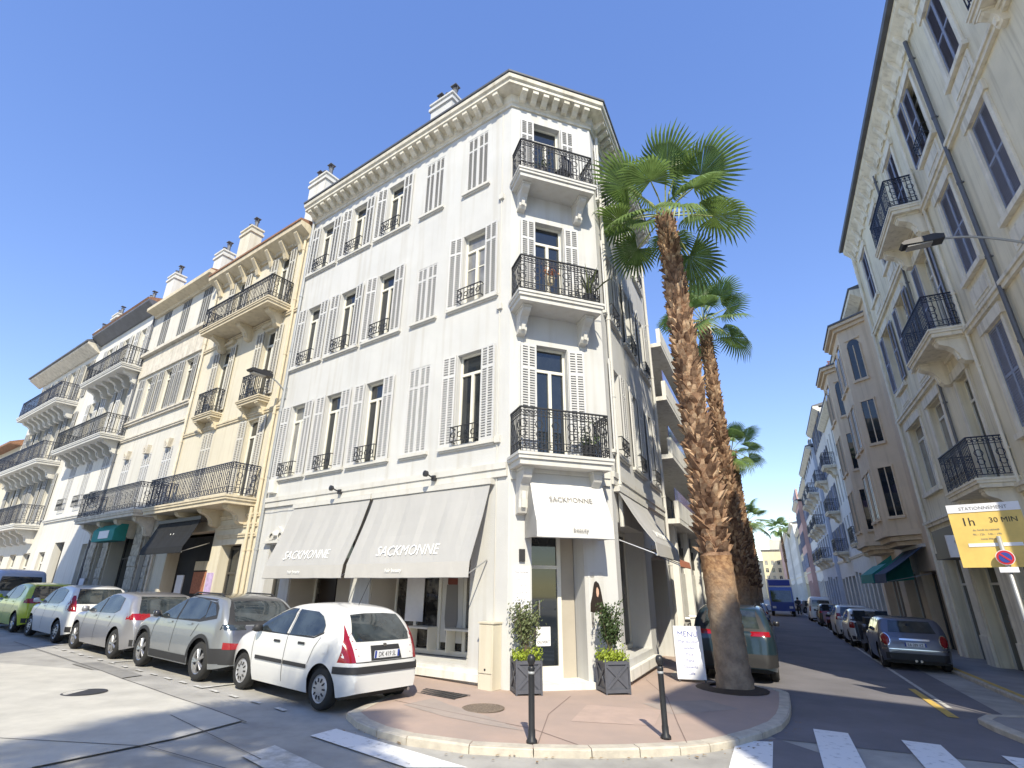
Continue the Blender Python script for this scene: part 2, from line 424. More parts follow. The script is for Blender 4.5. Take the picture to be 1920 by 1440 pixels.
def bracket_mesh(w, d, h, m):
    def f():
        b = MB()
        prof = [(0,0),(d,0),(d,-h*.16),(d*.93,-h*.24),(d*.80,-h*.30),(d*.66,-h*.36),(d*.52,-h*.5),(d*.42,-h*.68),(d*.40,-h*.86),(d*.3,-h*.97),(0,-h)]
        b.prism(prof, 'x', -w/2, w/2)
        b.box(-w/2-.025, w/2+.025, 0, d+.02, -.06, -.002)
        b.prism([(d*.52,-h*.5+.0),(d*.42+.05,-h*.68),(d*.40+.04,-h*.86),(d*.36,-h*.86),(d*.36,-h*.5)], 'x', -w*.22, w*.22)
        return b.mesh('bracket', m)
    return cached(('brk',round(w,3),round(d,3),round(h,3),m.name), f)
def balcony(F, x, z, w, d, t=.22, m='white_trim', iron='iron', brk=2, bw=.2, bd=.55, bh=.55, inset=.3, h=1.0, gap=.11, deco=True, bm=None, ends=True):
    o = F.put('balcony', slab_mesh(w, d, t, M[m]), x, 0, z)
    e = .06
    key = ('rail',round(w,3),round(d,3),h,gap,iron,deco)
    me = cached(key, lambda: rail_mesh([(-w/2+e,.02),(-w/2+e,d-e),(w/2-e,d-e),(w/2-e,.02)], h, gap, M[iron], deco))
    inst('railing', me, o, (0,0,.002))
    for i in range(brk):
        xx = -w/2+inset+(w-2*inset)*(i/(brk-1) if brk > 1 else .5)
        inst('bracket', bracket_mesh(bw, bd, bh, M[bm or m]), o, (xx,0,-t-.002))
    return o
def sweep(path, norms, prof, closed_ends=True):
    """sweep a (d,z) profile along a plan polyline, mitred; norms are the outward normals of its edges"""
    b = MB(); n = len(path); k = len(prof); offs = []
    for i in range(n):
        if i == 0: o = norms[0]
        elif i == n-1: o = norms[-1]
        else:
            n1, n2 = norms[i-1], norms[i]; o = (n1+n2)/(1+n1.dot(n2))
        offs.append(o)
    for i in range(n):
        for (d, z) in prof: b.v.append((path[i].x+offs[i].x*d, path[i].y+offs[i].y*d, z))
    for i in range(n-1):
        for j in range(k):
            jj = (j+1) % k
            b.f.append([i*k+j, (i+1)*k+j, (i+1)*k+jj, i*k+jj]); b.m.append(0); b.sm.append(False)
    b.f.append(list(range(k))); b.m.append(0); b.sm.append(False)
    b.f.append(list(range((n-1)*k, n*k))[::-1]); b.m.append(0); b.sm.append(False)
    return b
def awning(F, x, ztop, w, d, zbot, val=.28, m='awn_grey', mv='awn_val', y0=.1, sides=False, case='white_trim'):
    b = MB(); t = .012; a = -w/2; c = w/2
    nx = max(4, int(w/.16))
    ph = random.uniform(0,6)
    def wob(i, u): return (.010*sin(i*.9+ph)+.007*sin(i*2.3+ph*2)+.012*sin(i*.31+u*4+ph))*sin(pi*min(1,max(0,u))*.95+.05)
    def strip(p, q, u0=0., u1=0.):   # canvas with thickness, slightly rippled, between two profile points
        o = len(b.v)
        for i in range(nx+1):
            x = a+w*i/nx; d0 = wob(i,u0); d1 = wob(i,u1)
            b.v += [(x,p[0]+d0,p[1]+d0*.4),(x,q[0]+d1,q[1]+d1*.4),(x,p[0]-t+d0,p[1]-t+d0*.4),(x,q[0]-t+d1,q[1]-t+d1*.4)]
        F_ = []
        for i in range(nx):
            k = o+4*i; F_ += [(k+4,k,k+1,k+5),(k+2,k+6,k+7,k+3)]
        F_ += [(o,o+2,o+3,o+1),(o+4*nx+2,o+4*nx,o+4*nx+1,o+4*nx+3)]
        for f in F_: b.f.append(list(f)); b.m.append(b.mi); b.sm.append(False)
    n = 5
    P = [(y0+(d-y0)*i/n, ztop+(zbot+val-ztop)*i/n - .05*sin(pi*i/n)) for i in range(n+1)]
    for i in range(n): strip(P[i], P[i+1], i/n, (i+1)/n)
    b.mi = 1; strip(P[-1], (d+.03, zbot), 1., .9)
    b.mi = 0
    if sides:
        for xx in (a+.006, c-.006):
            b.add([(xx,y0,ztop-.02)]+[(xx,p[0]-.01,p[1]-.015) for p in P[1:]]+[(xx,d+.01,zbot),(xx,.02,zbot+.02),(xx,.02,ztop-.05)], [tuple(range(n+4)), tuple(range(n+4))[::-1]])
    o = F.put('awning', b.mesh('awning', [M[m], M[mv]]), x, 0, 0)
    k = MB(); k.tube((a,d,zbot+.01),(c,d,zbot+.01),.018,8); inst('awning_bar', k.mesh('awning_bar', M['steel']), o)
    k = MB(); k.box(a-.04,c+.04,.005,y0+.05,ztop-.03,ztop+.09); inst('awning_case', k.mesh('awning_case', M[case]), o)
    for xx in (a+.12, c-.12):
        k = MB(); k.tube((xx,.02,zbot+.35),(xx,d-.02,zbot+.03),.014,6); inst('awning_arm', k.mesh('awning_arm', M['steel']), o)
    return o
def chimney(parent, loc, w, d, h, m, pots=2, rz=0., potm='chimney_pot'):
    b = MB(); b.box(-w/2,w/2,-d/2,d/2,0,h); b.box(-w/2-.06,w/2+.06,-d/2-.06,d/2+.06,h-.28,h-.16); b.box(-w/2-.05,w/2+.05,-d/2-.05,d/2+.05,h,h+.08)
    o = inst('chimney', b.mesh('chimney', m), parent, loc, rz)
    p = MB()
    for i in range(pots):
        x = -w/2+w*(i+.5)/pots
        p.lathe([(.10,h+.08),(.13,h+.12),(.09,h+.2),(.085,h+.5),(.12,h+.55)], 8, (x,0,0))
        if i % 2 == 0:
            p.box(x-.13,x+.13,-.13,.13,h+.68,h+.71)
            for sx in (-.1,.1): p.box(x+sx-.012,x+sx+.012,-.012,.012,h+.55,h+.68)
    inst('chimney_pot', p.mesh('chimney_pot', M['brick'] if potm == 'brick' else M['zinc']), parent, (loc[0],loc[1],loc[2]), rz)
    return o
def downpipe(F, x, z0, z1, m='pole_grey', y=.08, r=.05):
    b = MB(); b.tube((0,0,z0),(0,0,z1),r,8)
    z = z0+1.
    while z < z1: b.lathe([(r+.012,-.03),(r+.012,.03)],8,(0,0,z)); b.box(-.02,.02,-y+.001,0,z-.015,z+.015); z += 2.2
    return F.put('downpipe', b.mesh('downpipe', M[m]), x, y, 0)
def band(F, x0, x1, z, h, p, m, y=0.002):
    b = MB(); b.box(x0,x1,y,p,z,z+h*.55); b.box(x0,x1,y,p*1.5,z+h*.55+.001,z+h)
    return F.put('string_course', b.mesh('string_course', M[m]))
def door(F, x, z, w, h, m='frame_d', depth=.22, glazed=True, single=False):
    b = MB(); e=.09
    b.box(-w/2,-w/2+e,0,.06,0,h); b.box(w/2-e,w/2,0,.06,0,h); b.box(-w/2+e,w/2-e,0,.06,h-e,h); b.box(-w/2+e,w/2-e,0,.06,0,.25)
    if not single: b.box(-.04,.04,.002,.065,.25,h-e)
    b.box(-w/2+e,w/2-e,.003,.062,h*.74,h*.74+.07)
    o = F.put('door', b.mesh('door', M[m]), x, -depth, z)
    inst('pane', pane_mesh(w-.02,h-.02,M['glass'] if glazed else M['dark']), o, (0,.01,.01))
    k = MB(); k.tube((.1,.09,h*.42),(.1,.09,h*.52),.013,6); k.tube((.1,.06,h*.43),(.1,.09,h*.43),.01,6); k.tube((.1,.06,h*.51),(.1,.09,h*.51),.01,6)
    inst('handle', cached(('hdl',round(h,2)), lambda: k.mesh('handle', M['steel'])), o)
    return o
def building_shell(F, W, H, depth, holes, m, z0=-1.2, name='wall', hd=.24):
    b = MB(); wallgrid(b, 0, W, z0, H, holes, hd)
    b.quad((0,0,z0),(0,-depth,z0),(0,-depth,H),(0,0,H)); b.quad((W,-depth,z0),(W,0,z0),(W,0,H),(W,-depth,H))
    b.quad((0,-depth,z0),(W,-depth,z0),(W,-depth,H),(0,-depth,H)); b.quad((0,0,H),(0,-depth,H),(W,-depth,H),(W,0,H))
    return F.put(name, b.mesh(name, m))
# ================================================================== the white corner building
W = thing('corner_building', 'white four storey corner building with pale shutters, grey awnings and balconies on its chamfer', 'building', (PL.x, PL.y, 0))
LRn = 6.9
D_far = C2 + T*LRn
rel = lambda p: (p.x-PL.x, p.y-PL.y)
FL = Fr(W, (0,0), RZ_L); FC = Fr(W, rel(C2), RZ_C); FRr = Fr(W, rel(D_far), RZ_R)
SL = 9.45; HW = 15.35
colL = [1.22, 2.96, 4.72, 6.57, 8.40]
rows = [(5.0, 2.38), (8.80, 2.24), (12.55, 2.02)]
ww = .80
holesL = []; winsL = []
for r, (z, h) in enumerate(rows):
    for c, x in enumerate(colL):
        hh = h; zz = z
        if c == 1 and r == 1: hh = 1.78
        holesL.append((x-ww/2, x+ww/2, zz, zz+hh)); winsL.append((r, c, x, zz, hh))
shopL = [(.98, 4.12, .42, 3.75, .9), (4.86, 7.5, .42, 3.75, .9), (7.95, 8.72, -.2, 3.0, .35)]
mb = MB()
def addwall(F, x0, x1, z0, z1, holes, hd=.24):
    s = len(mb.v); wallgrid(mb, x0, x1, z0, z1, holes, hd); mb.tf(F.tf, s)
addwall(FL, 0, SL, -1., HW, holesL+shopL)
cC = CW-1.08                      # window axis of the chamfer (local x runs right to left)
rowsC = [(4.62, 2.74), (8.42, 2.6), (12.1, 2.45)]
holesC = [(cC-.41, cC+.41, z, z+h) for z, h in rowsC] + [(CW-1.72, CW-.52, .10, 3.1, .55)]
addwall(FC, 0, CW, -1., HW, holesC)
colR = [LRn-1.1, LRn-3.3, LRn-5.5]
holesR = [(x-.4, x+.4, z, z+h) for z, h in rows for x in colR] + [(LRn-3.1, LRn-.35, .45, 3.3, .6), (LRn-6.2, LRn-3.9, -.6, 2.7, .8)]
addwall(FRr, 0, LRn, -1., HW, holesR)
E_far = PL + TL*SL; back = E_far - OL*9; backR = D_far - N*6
z = HW
pts = [rel(PL), rel(C2), rel(D_far), rel(backR), rel(back), rel(E_far)]
mb.add([(p[0],p[1],z) for p in pts], [(0,1,2,3,4,5)])
for a, c in ((2,3),(3,4),(4,5)):
    mb.quad((*pts[a],-1.),(*pts[c],-1.),(*pts[c],HW),(*pts[a],HW))
mb.build('wall', M['white_wall'], W)
# cornice with its blocks
path = [Vector(rel(E_far)), Vector((0,0)), Vector(rel(C2)), Vector(rel(D_far))]
prof = [(.001,14.93),(.05,14.93),(.05,15.02),(.10,15.06),(.12,15.30),(.46,15.33),(.46,15.44),(.52,15.47),(.54,15.58),(.50,15.60),(.001,15.60)]
cb = sweep(path, [OL, OC, N], prof)
def blocks(F, x0, x1, n):
    for i in range(n):
        x = x0+(x1-x0)*(i+.5)/n; s = len(cb.v)
        cb.prism([(.11,15.06),(.20,15.08),(.30,15.17),(.42,15.22),(.43,15.325),(.11,15.325)], 'x', x-.085, x+.085); cb.tf(F.tf, s)
blocks(FL, .12, SL-.05, 24); blocks(FC, .1, CW-.1, 7); blocks(FRr, .05, LRn-.1, 20)
cb.build('cornice', M['cornice'], W)
# roof: dark zinc gutter edge and a low slope behind it
rb = sweep(path, [OL, OC, N], [(.47,15.605),(.57,15.61),(.58,15.66),(.54,15.675),(-2.6,16.55),(-2.6,16.45)])
roof = rb.build('roof', M['zinc'], W)
ctr = MB(); ctr.add([(*(Vector(p)),16.5) for p in [rel(PL-OL*2.4), rel(C2-N*2.4), rel(D_far-N*2.4), pts[3], pts[4], rel(E_far-OL*2.4)]], [(0,1,2,3,4,5)])
inst('roof_deck', ctr.mesh('roof_deck', M['zinc']), roof)
q = Vector(rel(PL+TL*3.38-OL*.75)); chimney(roof, (q.x,q.y,15.6), 1.0, .6, 2.35, M['white_wall'], 3, RZ_L)
# windows of the left-street face
for (r, c, x, z, h) in winsL:
    first = c == 0
    if c == 1: st = 'closed'
    elif r == 2 and c == 0: st = 'closed'
    else: st = 'open'
    pane = M['glass']
    if first and r == 1: pane = M['glass_c']
    if c == 4 and r == 0: pane = M['glass_c']
    w = window(FL, x, z, ww, h, st, sw=.42, sh=h+.02, sz=-.01, depth=.24 if st == 'closed' else .2,
           guard=.42 if st == 'open' else 0, sill=('white_trim', 1.0 if st == 'closed' else 1.72, ), pane=pane, bars=2 if (first and r == 1) else 0)
# ground floor band and shop front
band(FL, .02, SL, 4.12, .30, .06, 'white_trim'); band(FC, .05, CW-.05, 4.05, .3, .06, 'white_trim'); band(FRr, 0, LRn-.02, 4.12, .3, .06, 'white_trim')
def shopfront(F, x0, x1, z0, z1, depth, n, m='frame_w'):
    b = MB(); b.box(x0,x1,-.0,.07,z1-.1,z1); b.box(x0,x1,0,.09,z0,z0+.10)
    w = (x1-x0)/n
    for i in range(n+1):
        x = x0+w*i; a = x if i == 0 else x-.09 if i == n else x-.045
        b.box(a,a+.09,.002,.075,z0+.1,z1-.1)
    o = F.put('shop_window', b.mesh('shop_window', M[m]), 0, -depth, 0)
    for i in range(n): inst('pane', pane_mesh(w-.1, z1-z0-.2, M['glass_shop']), o, (x0+w*(i+.5), .03, z0+.1))
    return o
sw1 = shopfront(FL, 1.0, 4.1, .44, 3.73, .88, 4)
sw2 = shopfront(FL, 4.88, 7.48, .44, 3.73, .88, 3)
# plinth under the shop windows
b = MB(); b.box(.55,4.4,.004,.10,.16,.30); b.box(.6,4.35,.002,.05,.30,.36)
FL.put('plinth', b.mesh('plinth', M['concrete_band']))
for x0, x1 in ((4.06,4.115),(7.44,7.495)):
    b = MB(); b.box(x0,x1,-.87,-.02,.43,3.74); FL.put('reveal_panel', b.mesh('reveal_panel', M['warm_int']))
# entrance left of the awnings with its little pediment
door(FL, 8.335, -.2, .76, 3.15, 'frame_d', .33)
b = MB(); b.prism([(7.75,3.12),(8.9,3.12),(8.9,3.2),(8.32,3.52),(7.75,3.2)], 'y', .002, .09)
for k in (-1,1): b.ring((8.32+k*.22,.11,3.24), .13, .05, 10, (1,0,0),(0,0,1), .03)
b.lathe([(.02,0),(.1,.05),(.06,.16),(.02,.2)], 8, (8.32,.1,3.2)); b.box(7.7,8.95,.002,.13,3.04,3.115)
FL.put('pediment', b.mesh('pediment', M['white_trim']))
# the two grey awnings, lettered
for x, w in ((2.27, 3.74), (5.93, 3.30)):
    o = awning(FL, x, 4.0, w, .74, 2.06, .30, y0=.12)
    til = atan(.62/1.64)
    facade_text('lettering', 'SACKMONNE', .34, M['ink_white'], o, (0, .12+.62*(4.0-2.52)/1.64+.012, 2.52), til, sx=.92)
    facade_text('lettering', 'hair beauty', .115, M['ink_white'], o, (0.25, .775, 2.17), 0.)
# panels added in front of the panes to brighten the shop interior
for (s_, d_, m_, z0, z1) in ((3.35,.3,'paper',1.1,2.9),(1.35,.28,'awn_val',.9,2.4),(5.9,.5,'warm_int',.9,2.6),(6.8,.35,'hair',1.0,2.3)):
    b = MB(); b.box(s_-d_,s_+d_,-.80,-.785,z0,z1); FL.put('added_display_panel', b.mesh('added_display_panel', M[m_]))
for s_ in (1.7,2.9):
    b = MB(); b.box(s_-.35,s_+.35,-.84,-.45,.98,1.02)
    for k in (-.33,.31): b.box(s_+k,s_+k+.02,-.8,-.5,.545,.98)
    FL.put('display_table', b.mesh('display_table', M['frame_w']))
# chamfer: balconies, windows, entrance
for r, (z, h) in enumerate(rowsC):
    w = window(FC, cC, z, .82, h, 'open' if r != 2 else None, sw=.40, sh=h-.12, sz=.08, depth=.22, transom=True, mull=1, pane=M['glass'])
    if r == 2:
        for k in (-1, 1): inst('shutter', shutter_mesh(.4, 2.35, M['shut_w'], M['slat_w']), w, (k*.63,.25,.08))
    balcony(FC, cC, z-.02 if r else 4.52, 2.2, .72, .26, 'white_trim', 'iron', 2, .2, .5, .62 if r else .95, .28, 1.0, .095)
dr = door(FC, CW-.95, .14, .84, 2.86, 'frame_w', .5, single=True)
b = MB(); b.box(-.16,.16,.03,.036,.62,.98); b.box(-.13,.13,.036,.04,.80,.94); st = inst('sticker', b.mesh('sticker', M['paper']), dr)
facade_text('lettering', 'OUVERT', .075, M['ink_black'], st, (0,.042,.67), 0., .0005)
b = MB(); b.box(CW-1.70,CW-1.385,-.53,-.50,.13,3.0); FC.put('reveal_panel', b.mesh('reveal_panel', M['warm_int']))
b = MB(); b.box(CW-1.8,CW-.44,-.5,.16,-.1,.155); FC.put('doorstep', b.mesh('doorstep', M['concrete_band']))
o = awning(FC, CW-1.22, 4.20, 1.72, .70, 2.82, .32, 'awn_white', 'awn_white', y0=.25, sides=True)
facade_text('lettering', 'SACKMONNE', .17, M['ink_grey'], o, (0, .25+.45*(4.2-3.55)/1.06+.012, 3.55), atan(.45/1.06), sx=.95)
facade_text('lettering', 'beauty', .13, M['ink_grey'], o, (-.1, .745, 2.93), 0.)
# right-street face
for r, (z, h) in enumerate(rows):
    for x in colR: window(FRr, x, z, .8, h, 'open', sw=.40, sh=h+.02, sz=-.01, depth=.2, guard=.4, sill=('white_trim', 1.7))
shopfront(FRr, LRn-3.08, LRn-.37, .46, 3.28, .58, 2)
o = awning(FRr, LRn-1.75, 4.0, 3.1, .85, 2.55, .28)
facade_text('lettering', 'SACKMONNE', .27, M['ink_white'], o, (0, .12+.73*(4.0-3.0)/1.17+.012, 3.0), atan(.73/1.17), sx=.95)
door(FRr, LRn-5.05, -.5, 1.3, 3.1, 'frame_d', .75)
b = MB(); b.box(LRn-3.3,LRn-.2,.004,.12,.1,.3); FRr.put('plinth', b.mesh('plinth', M['concrete_band']))
o = awning(FRr, LRn-5.1, 2.95, 2.0, .75, 2.45, .18, 'awn_red', 'awn_red')
downpipe(FL, SL-.12, -.3, 15.0, 'pole_grey'); downpipe(FRr, LRn-.45, 3.2, 15.0, 'white_trim')
downpipe(FRr, .2, -.6, 15.0, 'white_trim')
# cables and small fixings on the face
b = MB(); b.tube((.32,.02,.3),(.30,.02,14.9),.012,5); 
for z in (4.9,8.3,11.7): b.box(.22,.36,.0,.07,z,z+.16)
FL.put('cable', b.mesh('cable', M['white_trim']))
# pasted paper notices and the dark-haired woman poster
p = FC.put('notice', (lambda b: (b.box(CW-.47,CW-.12,.003,.012,1.22,2.28), b.mesh('notice', M['paper']))[1])(MB()))
for i, (s_, w_) in enumerate(((.05,'Nos horaires'),(.032,'lundi 9h - 19h'),(.032,'mardi 9h - 19h'),(.032,'mercredi 9h - 19h'),(.032,'jeudi 9h - 19h'),(.032,'vendredi 9h - 19h'),(.032,'samedi 9h - 19h'))):
    facade_text('lettering', w_, s_*1.1, M['ink_grey'], p, (CW-.29,.016,2.16-i*.13), 0., .001)
b = MB(); b.box(CW-.36,CW-.24,.003,.05,2.38,2.62); FC.put('door_bell', b.mesh('door_bell', M['plastic']))
po = FC.put('poster', (lambda b: (b.box(CW-2.16,CW-1.80,.003,.009,1.0,2.2), b.mesh('poster', M['white_wall']))[1])(MB()))
X = CW-1.98
def flat(name, pts, m, y):
    b = MB(); b.prism([(X-u*.9, zz) for u, zz in pts], 'y', y, y+.003); inst(name, b.mesh(name, m), po)
flat('printed_hair', [(0,2.02),(.07,1.97),(.11,1.86),(.14,1.7),(.17,1.54),(.16,1.44),(.10,1.40),(.0,1.42),(-.1,1.40),(-.18,1.42),(-.17,1.58),(-.12,1.72),(-.08,1.9),(-.05,1.99)], M['hair'], .0095)
flat('printed_face', [(.02,1.90),(.055,1.85),(.06,1.77),(.03,1.70),(.0,1.72),(-.01,1.80),(0,1.87)], M['skin'], .013)
flat('printed_sleeve', [(-.16,1.40),(-.09,1.40),(-.10,1.12),(-.16,1.12)], M['ink_grey'], .0095)
flat('printed_arm', [(.06,1.40),(.10,1.40),(.05,1.16),(.02,1.2)], M['skin'], .0095)
facade_text('lettering', 'hair', .07, M['ink_black'], po, (X+.09,.0125,2.09), 0., .0005)
# window display: a tall print of a red-haired model, and curtains of product
b = MB(); b.box(1.85,2.5,-1.02,-1.0,.7,3.4); 
dp = FL.put('display_print', b.mesh('display_print', M['white_trim']), 0, .17)
def flat2(name, pts, m, y):
    b = MB(); b.prism([(2.18-u, zz) for u, zz in pts], 'y', y, y+.004); inst(name, b.mesh(name, m), dp)
flat2('printed_hair', [(-.12,2.55),(0,2.68),(.12,2.55),(.15,2.2),(.16,1.9),(.05,1.85),(-.06,1.88),(-.15,1.95),(-.14,2.3)], M['red_hair'], -.998)
flat2('printed_face', [(-.05,2.5),(.05,2.5),(.07,2.38),(0,2.25),(-.07,2.38)], M['skin'], -.9935)
flat2('printed_body', [(-.17,1.93),(.17,1.93),(.2,1.2),(.12,.72),(-.12,.72),(-.2,1.2)], M['ink_grey'], -.9935)

# cables and wall fittings along the band
b = MB()
for i in range(18):
    x0, x1 = .5+i*.49, .5+(i+1)*.49
    b.tube((x0,.075,4.06-.02*(i%2)),(x1,.075,4.06-.02*((i+1)%2)),.009,5)
FL.put('cable', b.mesh('cable', M['pole_grey']))
for x_ in (2.1, 5.6):
    b = MB(); b.box(-.05,.05,.0,.09,-.06,.06); b.tube((0,.09,0),(0,.26,.05),.018,6); b.lathe([(.03,.26),(.07,.30),(.075,.36),(.03,.37)],12,(0,0,.06),axis='y')
    FL.put('wall_spot', b.mesh('wall_spot', M['lamp_body']), x_, .06, 4.28)
b = MB(); b.box(-.16,.16,.0,.14,-.2,.2); b.box(-.14,.14,.141,.15,-.18,.18); FL.put('junction_box', b.mesh('junction_box', M['concrete_band']), 9.0, 0, 4.75)
# ================================================================== the left street row (all on the same building line)
def row_building(name, label, s0, s1, depth=9.):
    p = PL + TL*s0
    r = thing(name, label, 'building', (p.x, p.y, 0), RZ_L)
    return r, Fr(r), s1-s0
# --- cream building next door
B, F, wd = row_building('townhouse', 'cream stuccoed townhouse beside the white corner building, with iron balconies and a dark shop canopy', 9.46, 16.5)
X = lambda s: s-9.46
cols = [11.05, 14.3]; H = 14.7
wins = [(x, z, h) for x in cols for z, h in ((4.6,2.75),(8.15,2.75),(11.75,2.5))]
holes = [(X(x)-.42, X(x)+.42, z, z+h) for x, z, h in wins] + [(X(12.2), X(15.4), -.3, 3.6, .5), (X(10.35), X(11.6), -.2, 3.1, .4)]
building_shell(F, wd, H, 9, holes, M['cream_wall'])
for x, z, h in wins:
    window(F, X(x), z, .84, h, 'closed' if z < 5 and x > 12 else 'open', ('shut_t','slat_t'), sw=.42, depth=.2, pane=M['glass'])
    if z > 5 :
        b = MB(); b.prism([(X(x)-.62,z+h+.25),(X(x)+.62,z+h+.25),(X(x)+.55,z+h+.12),(X(x)-.55,z+h+.12)], 'y', .002, .12); F.put('window_hood', b.mesh('window_hood', M['cream_trim']))
balcony(F, X(12.55), 11.62, 5.0, .9, .24, 'cream_trim', 'iron', 3, .26, .6, .6, .5, .95, .12)
for x in cols: balcony(F, X(x), 8.02, 1.5, .42, .2, 'cream_trim', 'iron', 2, .16, .34, .42, .22, .95, .12)
balcony(F, X(12.9), 4.5, 5.9, 1.0, .26, 'cream_trim', 'iron_blue', 4, .26, .7, .55, .5, 1.02, .12)
b = MB(); b.prism([(.0,14.35),(.08,14.35),(.1,14.5),(.5,14.72),(.52,14.9),(.0,14.9)], 'x', 0.0, wd)
for i in range(7):
    x = .5+(wd-1.)*i/6; b.prism([(.0,13.95),(.1,13.97),(.17,14.2),(.42,14.58),(.42,14.66),(.0,14.66)], 'x', x-.1, x+.1)
F.put('cornice', b.mesh('cornice', M['cream_trim']))
b = MB(); b.prism([(.56,14.905),(.56,14.99),(-4.5,16.2),(-9,14.905)], 'x', .01, wd-.01); rf = F.put('roof', b.mesh('roof', M['roof_tile']))
chimney(rf, (X(15.85), -.6, 14.9), .95, .55, 2.9, M['cream_wall'], 2); chimney(rf, (X(10.3), -.6, 14.9), 1.1, .55, 3.1, M['chalk_wall'], 3)
band(F, 0, wd, 7.45, .14, .05, 'cream_trim'); band(F, 0, wd, 11.2, .14, .05, 'cream_trim')
for i in range(3): band(F, X(9.6), X(11.9), 3.3+i*.3, .12, .05, 'cream_trim')
downpipe(F, .25, -.3, 14.3, 'cream_trim'); downpipe(F, .55, -.3, 4.2, 'cream_trim'); downpipe(F, wd-.15, -.3, 14.3, 'stone_trim')
o = awning(F, X(13.8), 3.95, 3.1, .9, 2.85, .2, 'awn_black', 'awn_black', y0=.5, case='frame_d')
facade_text('lettering', 'Al', .5, M['ink_white'], o, (0,.78,3.2), .33)
b = MB(); b.box(X(12.25),X(15.35),0,.06,-.3,3.5); sf = F.put('shop_front', b.mesh('shop_front', M['dark']), 0, -.48)
b = MB(); b.box(X(12.6),X(13.9),.065,.1,1.6,2.3); inst('brick_red_shelf', b.mesh('brick_red_shelf', M['brick']), sf)  # brick-coloured box standing proud of the dark front
b = MB(); b.box(X(12.5),X(13.9),.065,.11,2.35,2.65); sg = inst('sign', b.mesh('sign', M['cream_trim']), sf)
b = MB(); b.box(X(14.6),X(15.1),.065,.1,1.0,2.2); inst('poster', b.mesh('poster', M['paper']), sf)
door(F, X(10.98), -.2, 1.2, 3.25, 'frame_d', .38)
pp = F.put('poster', (lambda b: (b.box(X(11.72),X(12.12),.003,.02,1.05,2.25), b.mesh('poster', mat('lilac_poster', (.55,.42,.66), .6, var=.3, scale=6)))[1])(MB()))
# --- white building with closed grey louvres
B, F, wd = row_building('townhouse', 'narrow white townhouse with dark louvred shutters, carved keystones and rough stone ground floor', 16.52, 23.1)
X = lambda s: s-16.52; H = 15.2
cols = [17.55, 19.6, 21.7]
wins = [(x, z, h) for x in cols for z, h in ((4.9,2.35),(9.25,2.1),(13.0,2.05))]
holes = [(X(x)-.45, X(x)+.45, z, z+h) for x, z, h in wins] + [(X(17.0), X(17.65), -.2, 3.9), (X(18.5), X(20.9), -.2, 4.05, .6), (X(21.6), X(22.3), -.2, 3.8)]
building_shell(F, wd, H, 9, holes, M['ivory_wall'])
for x, z, h in wins:
    if z > 9: window(F, X(x), z, .9, h, 'closed' if z > 12 else 'open', ('shut_g','slat_g'), sw=.45, depth=.2)
    else:
        window(F, X(x), z, .9, h, 'closed', ('shut_w','slat_w'), depth=.2)
        b = MB(); b.prism([(X(x)-.25,z+h+.35),(X(x)+.25,z+h+.35),(X(x)+.16,z+h-.02),(X(x)-.16,z+h-.02)], 'y', .002, .16); b.ring((X(x),.17,z+h+.16), .11, .05, 8)
        F.put('keystone', b.mesh('keystone', M['stone_trim']))
b = MB(); b.box(.05,wd-.05,.003,.10,11.5,12.6)
b.box(0,wd,.003,.28,12.62,12.78); F.put('string_course', b.mesh('string_course', M['stone_trim']))
band(F, 0, wd, 9.0, .18, .1, 'stone_trim'); band(F, 0, wd, 8.2, .14, .07, 'stone_trim')
b = MB(); b.prism([(0,15.0),(.1,15.0),(.15,15.12),(.55,15.22),(.55,15.4),(0,15.4)], 'x', 0, wd); F.put('cornice', b.mesh('cornice', M['cream_trim']))
b = MB(); b.prism([(.5,15.405),(.5,15.46),(-4.5,16.6),(-9,15.405)], 'x', .01, wd-.01); rf = F.put('roof', b.mesh('roof', M['roof_tile']))
chimney(rf, (X(18.5), -.7, 15.4), .85, .55, 2.2, M['chalk_wall'], 2)
balcony(F, X(19.75), 4.55, 6.1, 1.0, .25, 'stone_trim', 'iron_blue', 4, .28, .75, .7, .4, 1.05, .12)
# rusticated stone of the ground floor, laid proud in courses
for (a, c) in ((X(16.6),X(16.95)),(X(17.7),X(18.45)),(X(20.95),X(21.55)),(X(22.35),X(23.05))):
    b = MB()
    for z in [i*.42 for i in range(0,10)]:
        e = random.uniform(0,.04); b.box(a+.0, c, .003, random.uniform(.07,.11), z+.012, z+.41)
    b.box(a+.02, c-.02, .002, .05, -.1, 4.2)
    F.put('stone_pier', b.mesh('stone_pier', M['rust_stone']))
door(F, X(19.7), -.1, 2.3, 4.0, 'frame_d', .55); door(F, X(17.325), -.1, .6, 3.9, 'frame_d', .2); door(F, X(21.95), -.1, .66, 3.8, 'frame_d', .2)
b = MB(); b.prism([(.3,3.5),(.75,3.5),(.75,3.95),(.55,4.15),(.3,4.15)], 'x', X(18.7), X(20.9)); sg = F.put('fascia_sign', b.mesh('fascia_sign', M['awn_teal']))
b = MB(); b.box(X(19.2),X(20.2),.752,.765,3.6,3.9); inst('sign_panel', b.mesh('sign_panel', M['paper']), sg)
b = MB(); b.box(X(22.4),X(22.95),.115,.14,1.5,2.1); F.put('notice_board', b.mesh('notice_board', M['paper']))
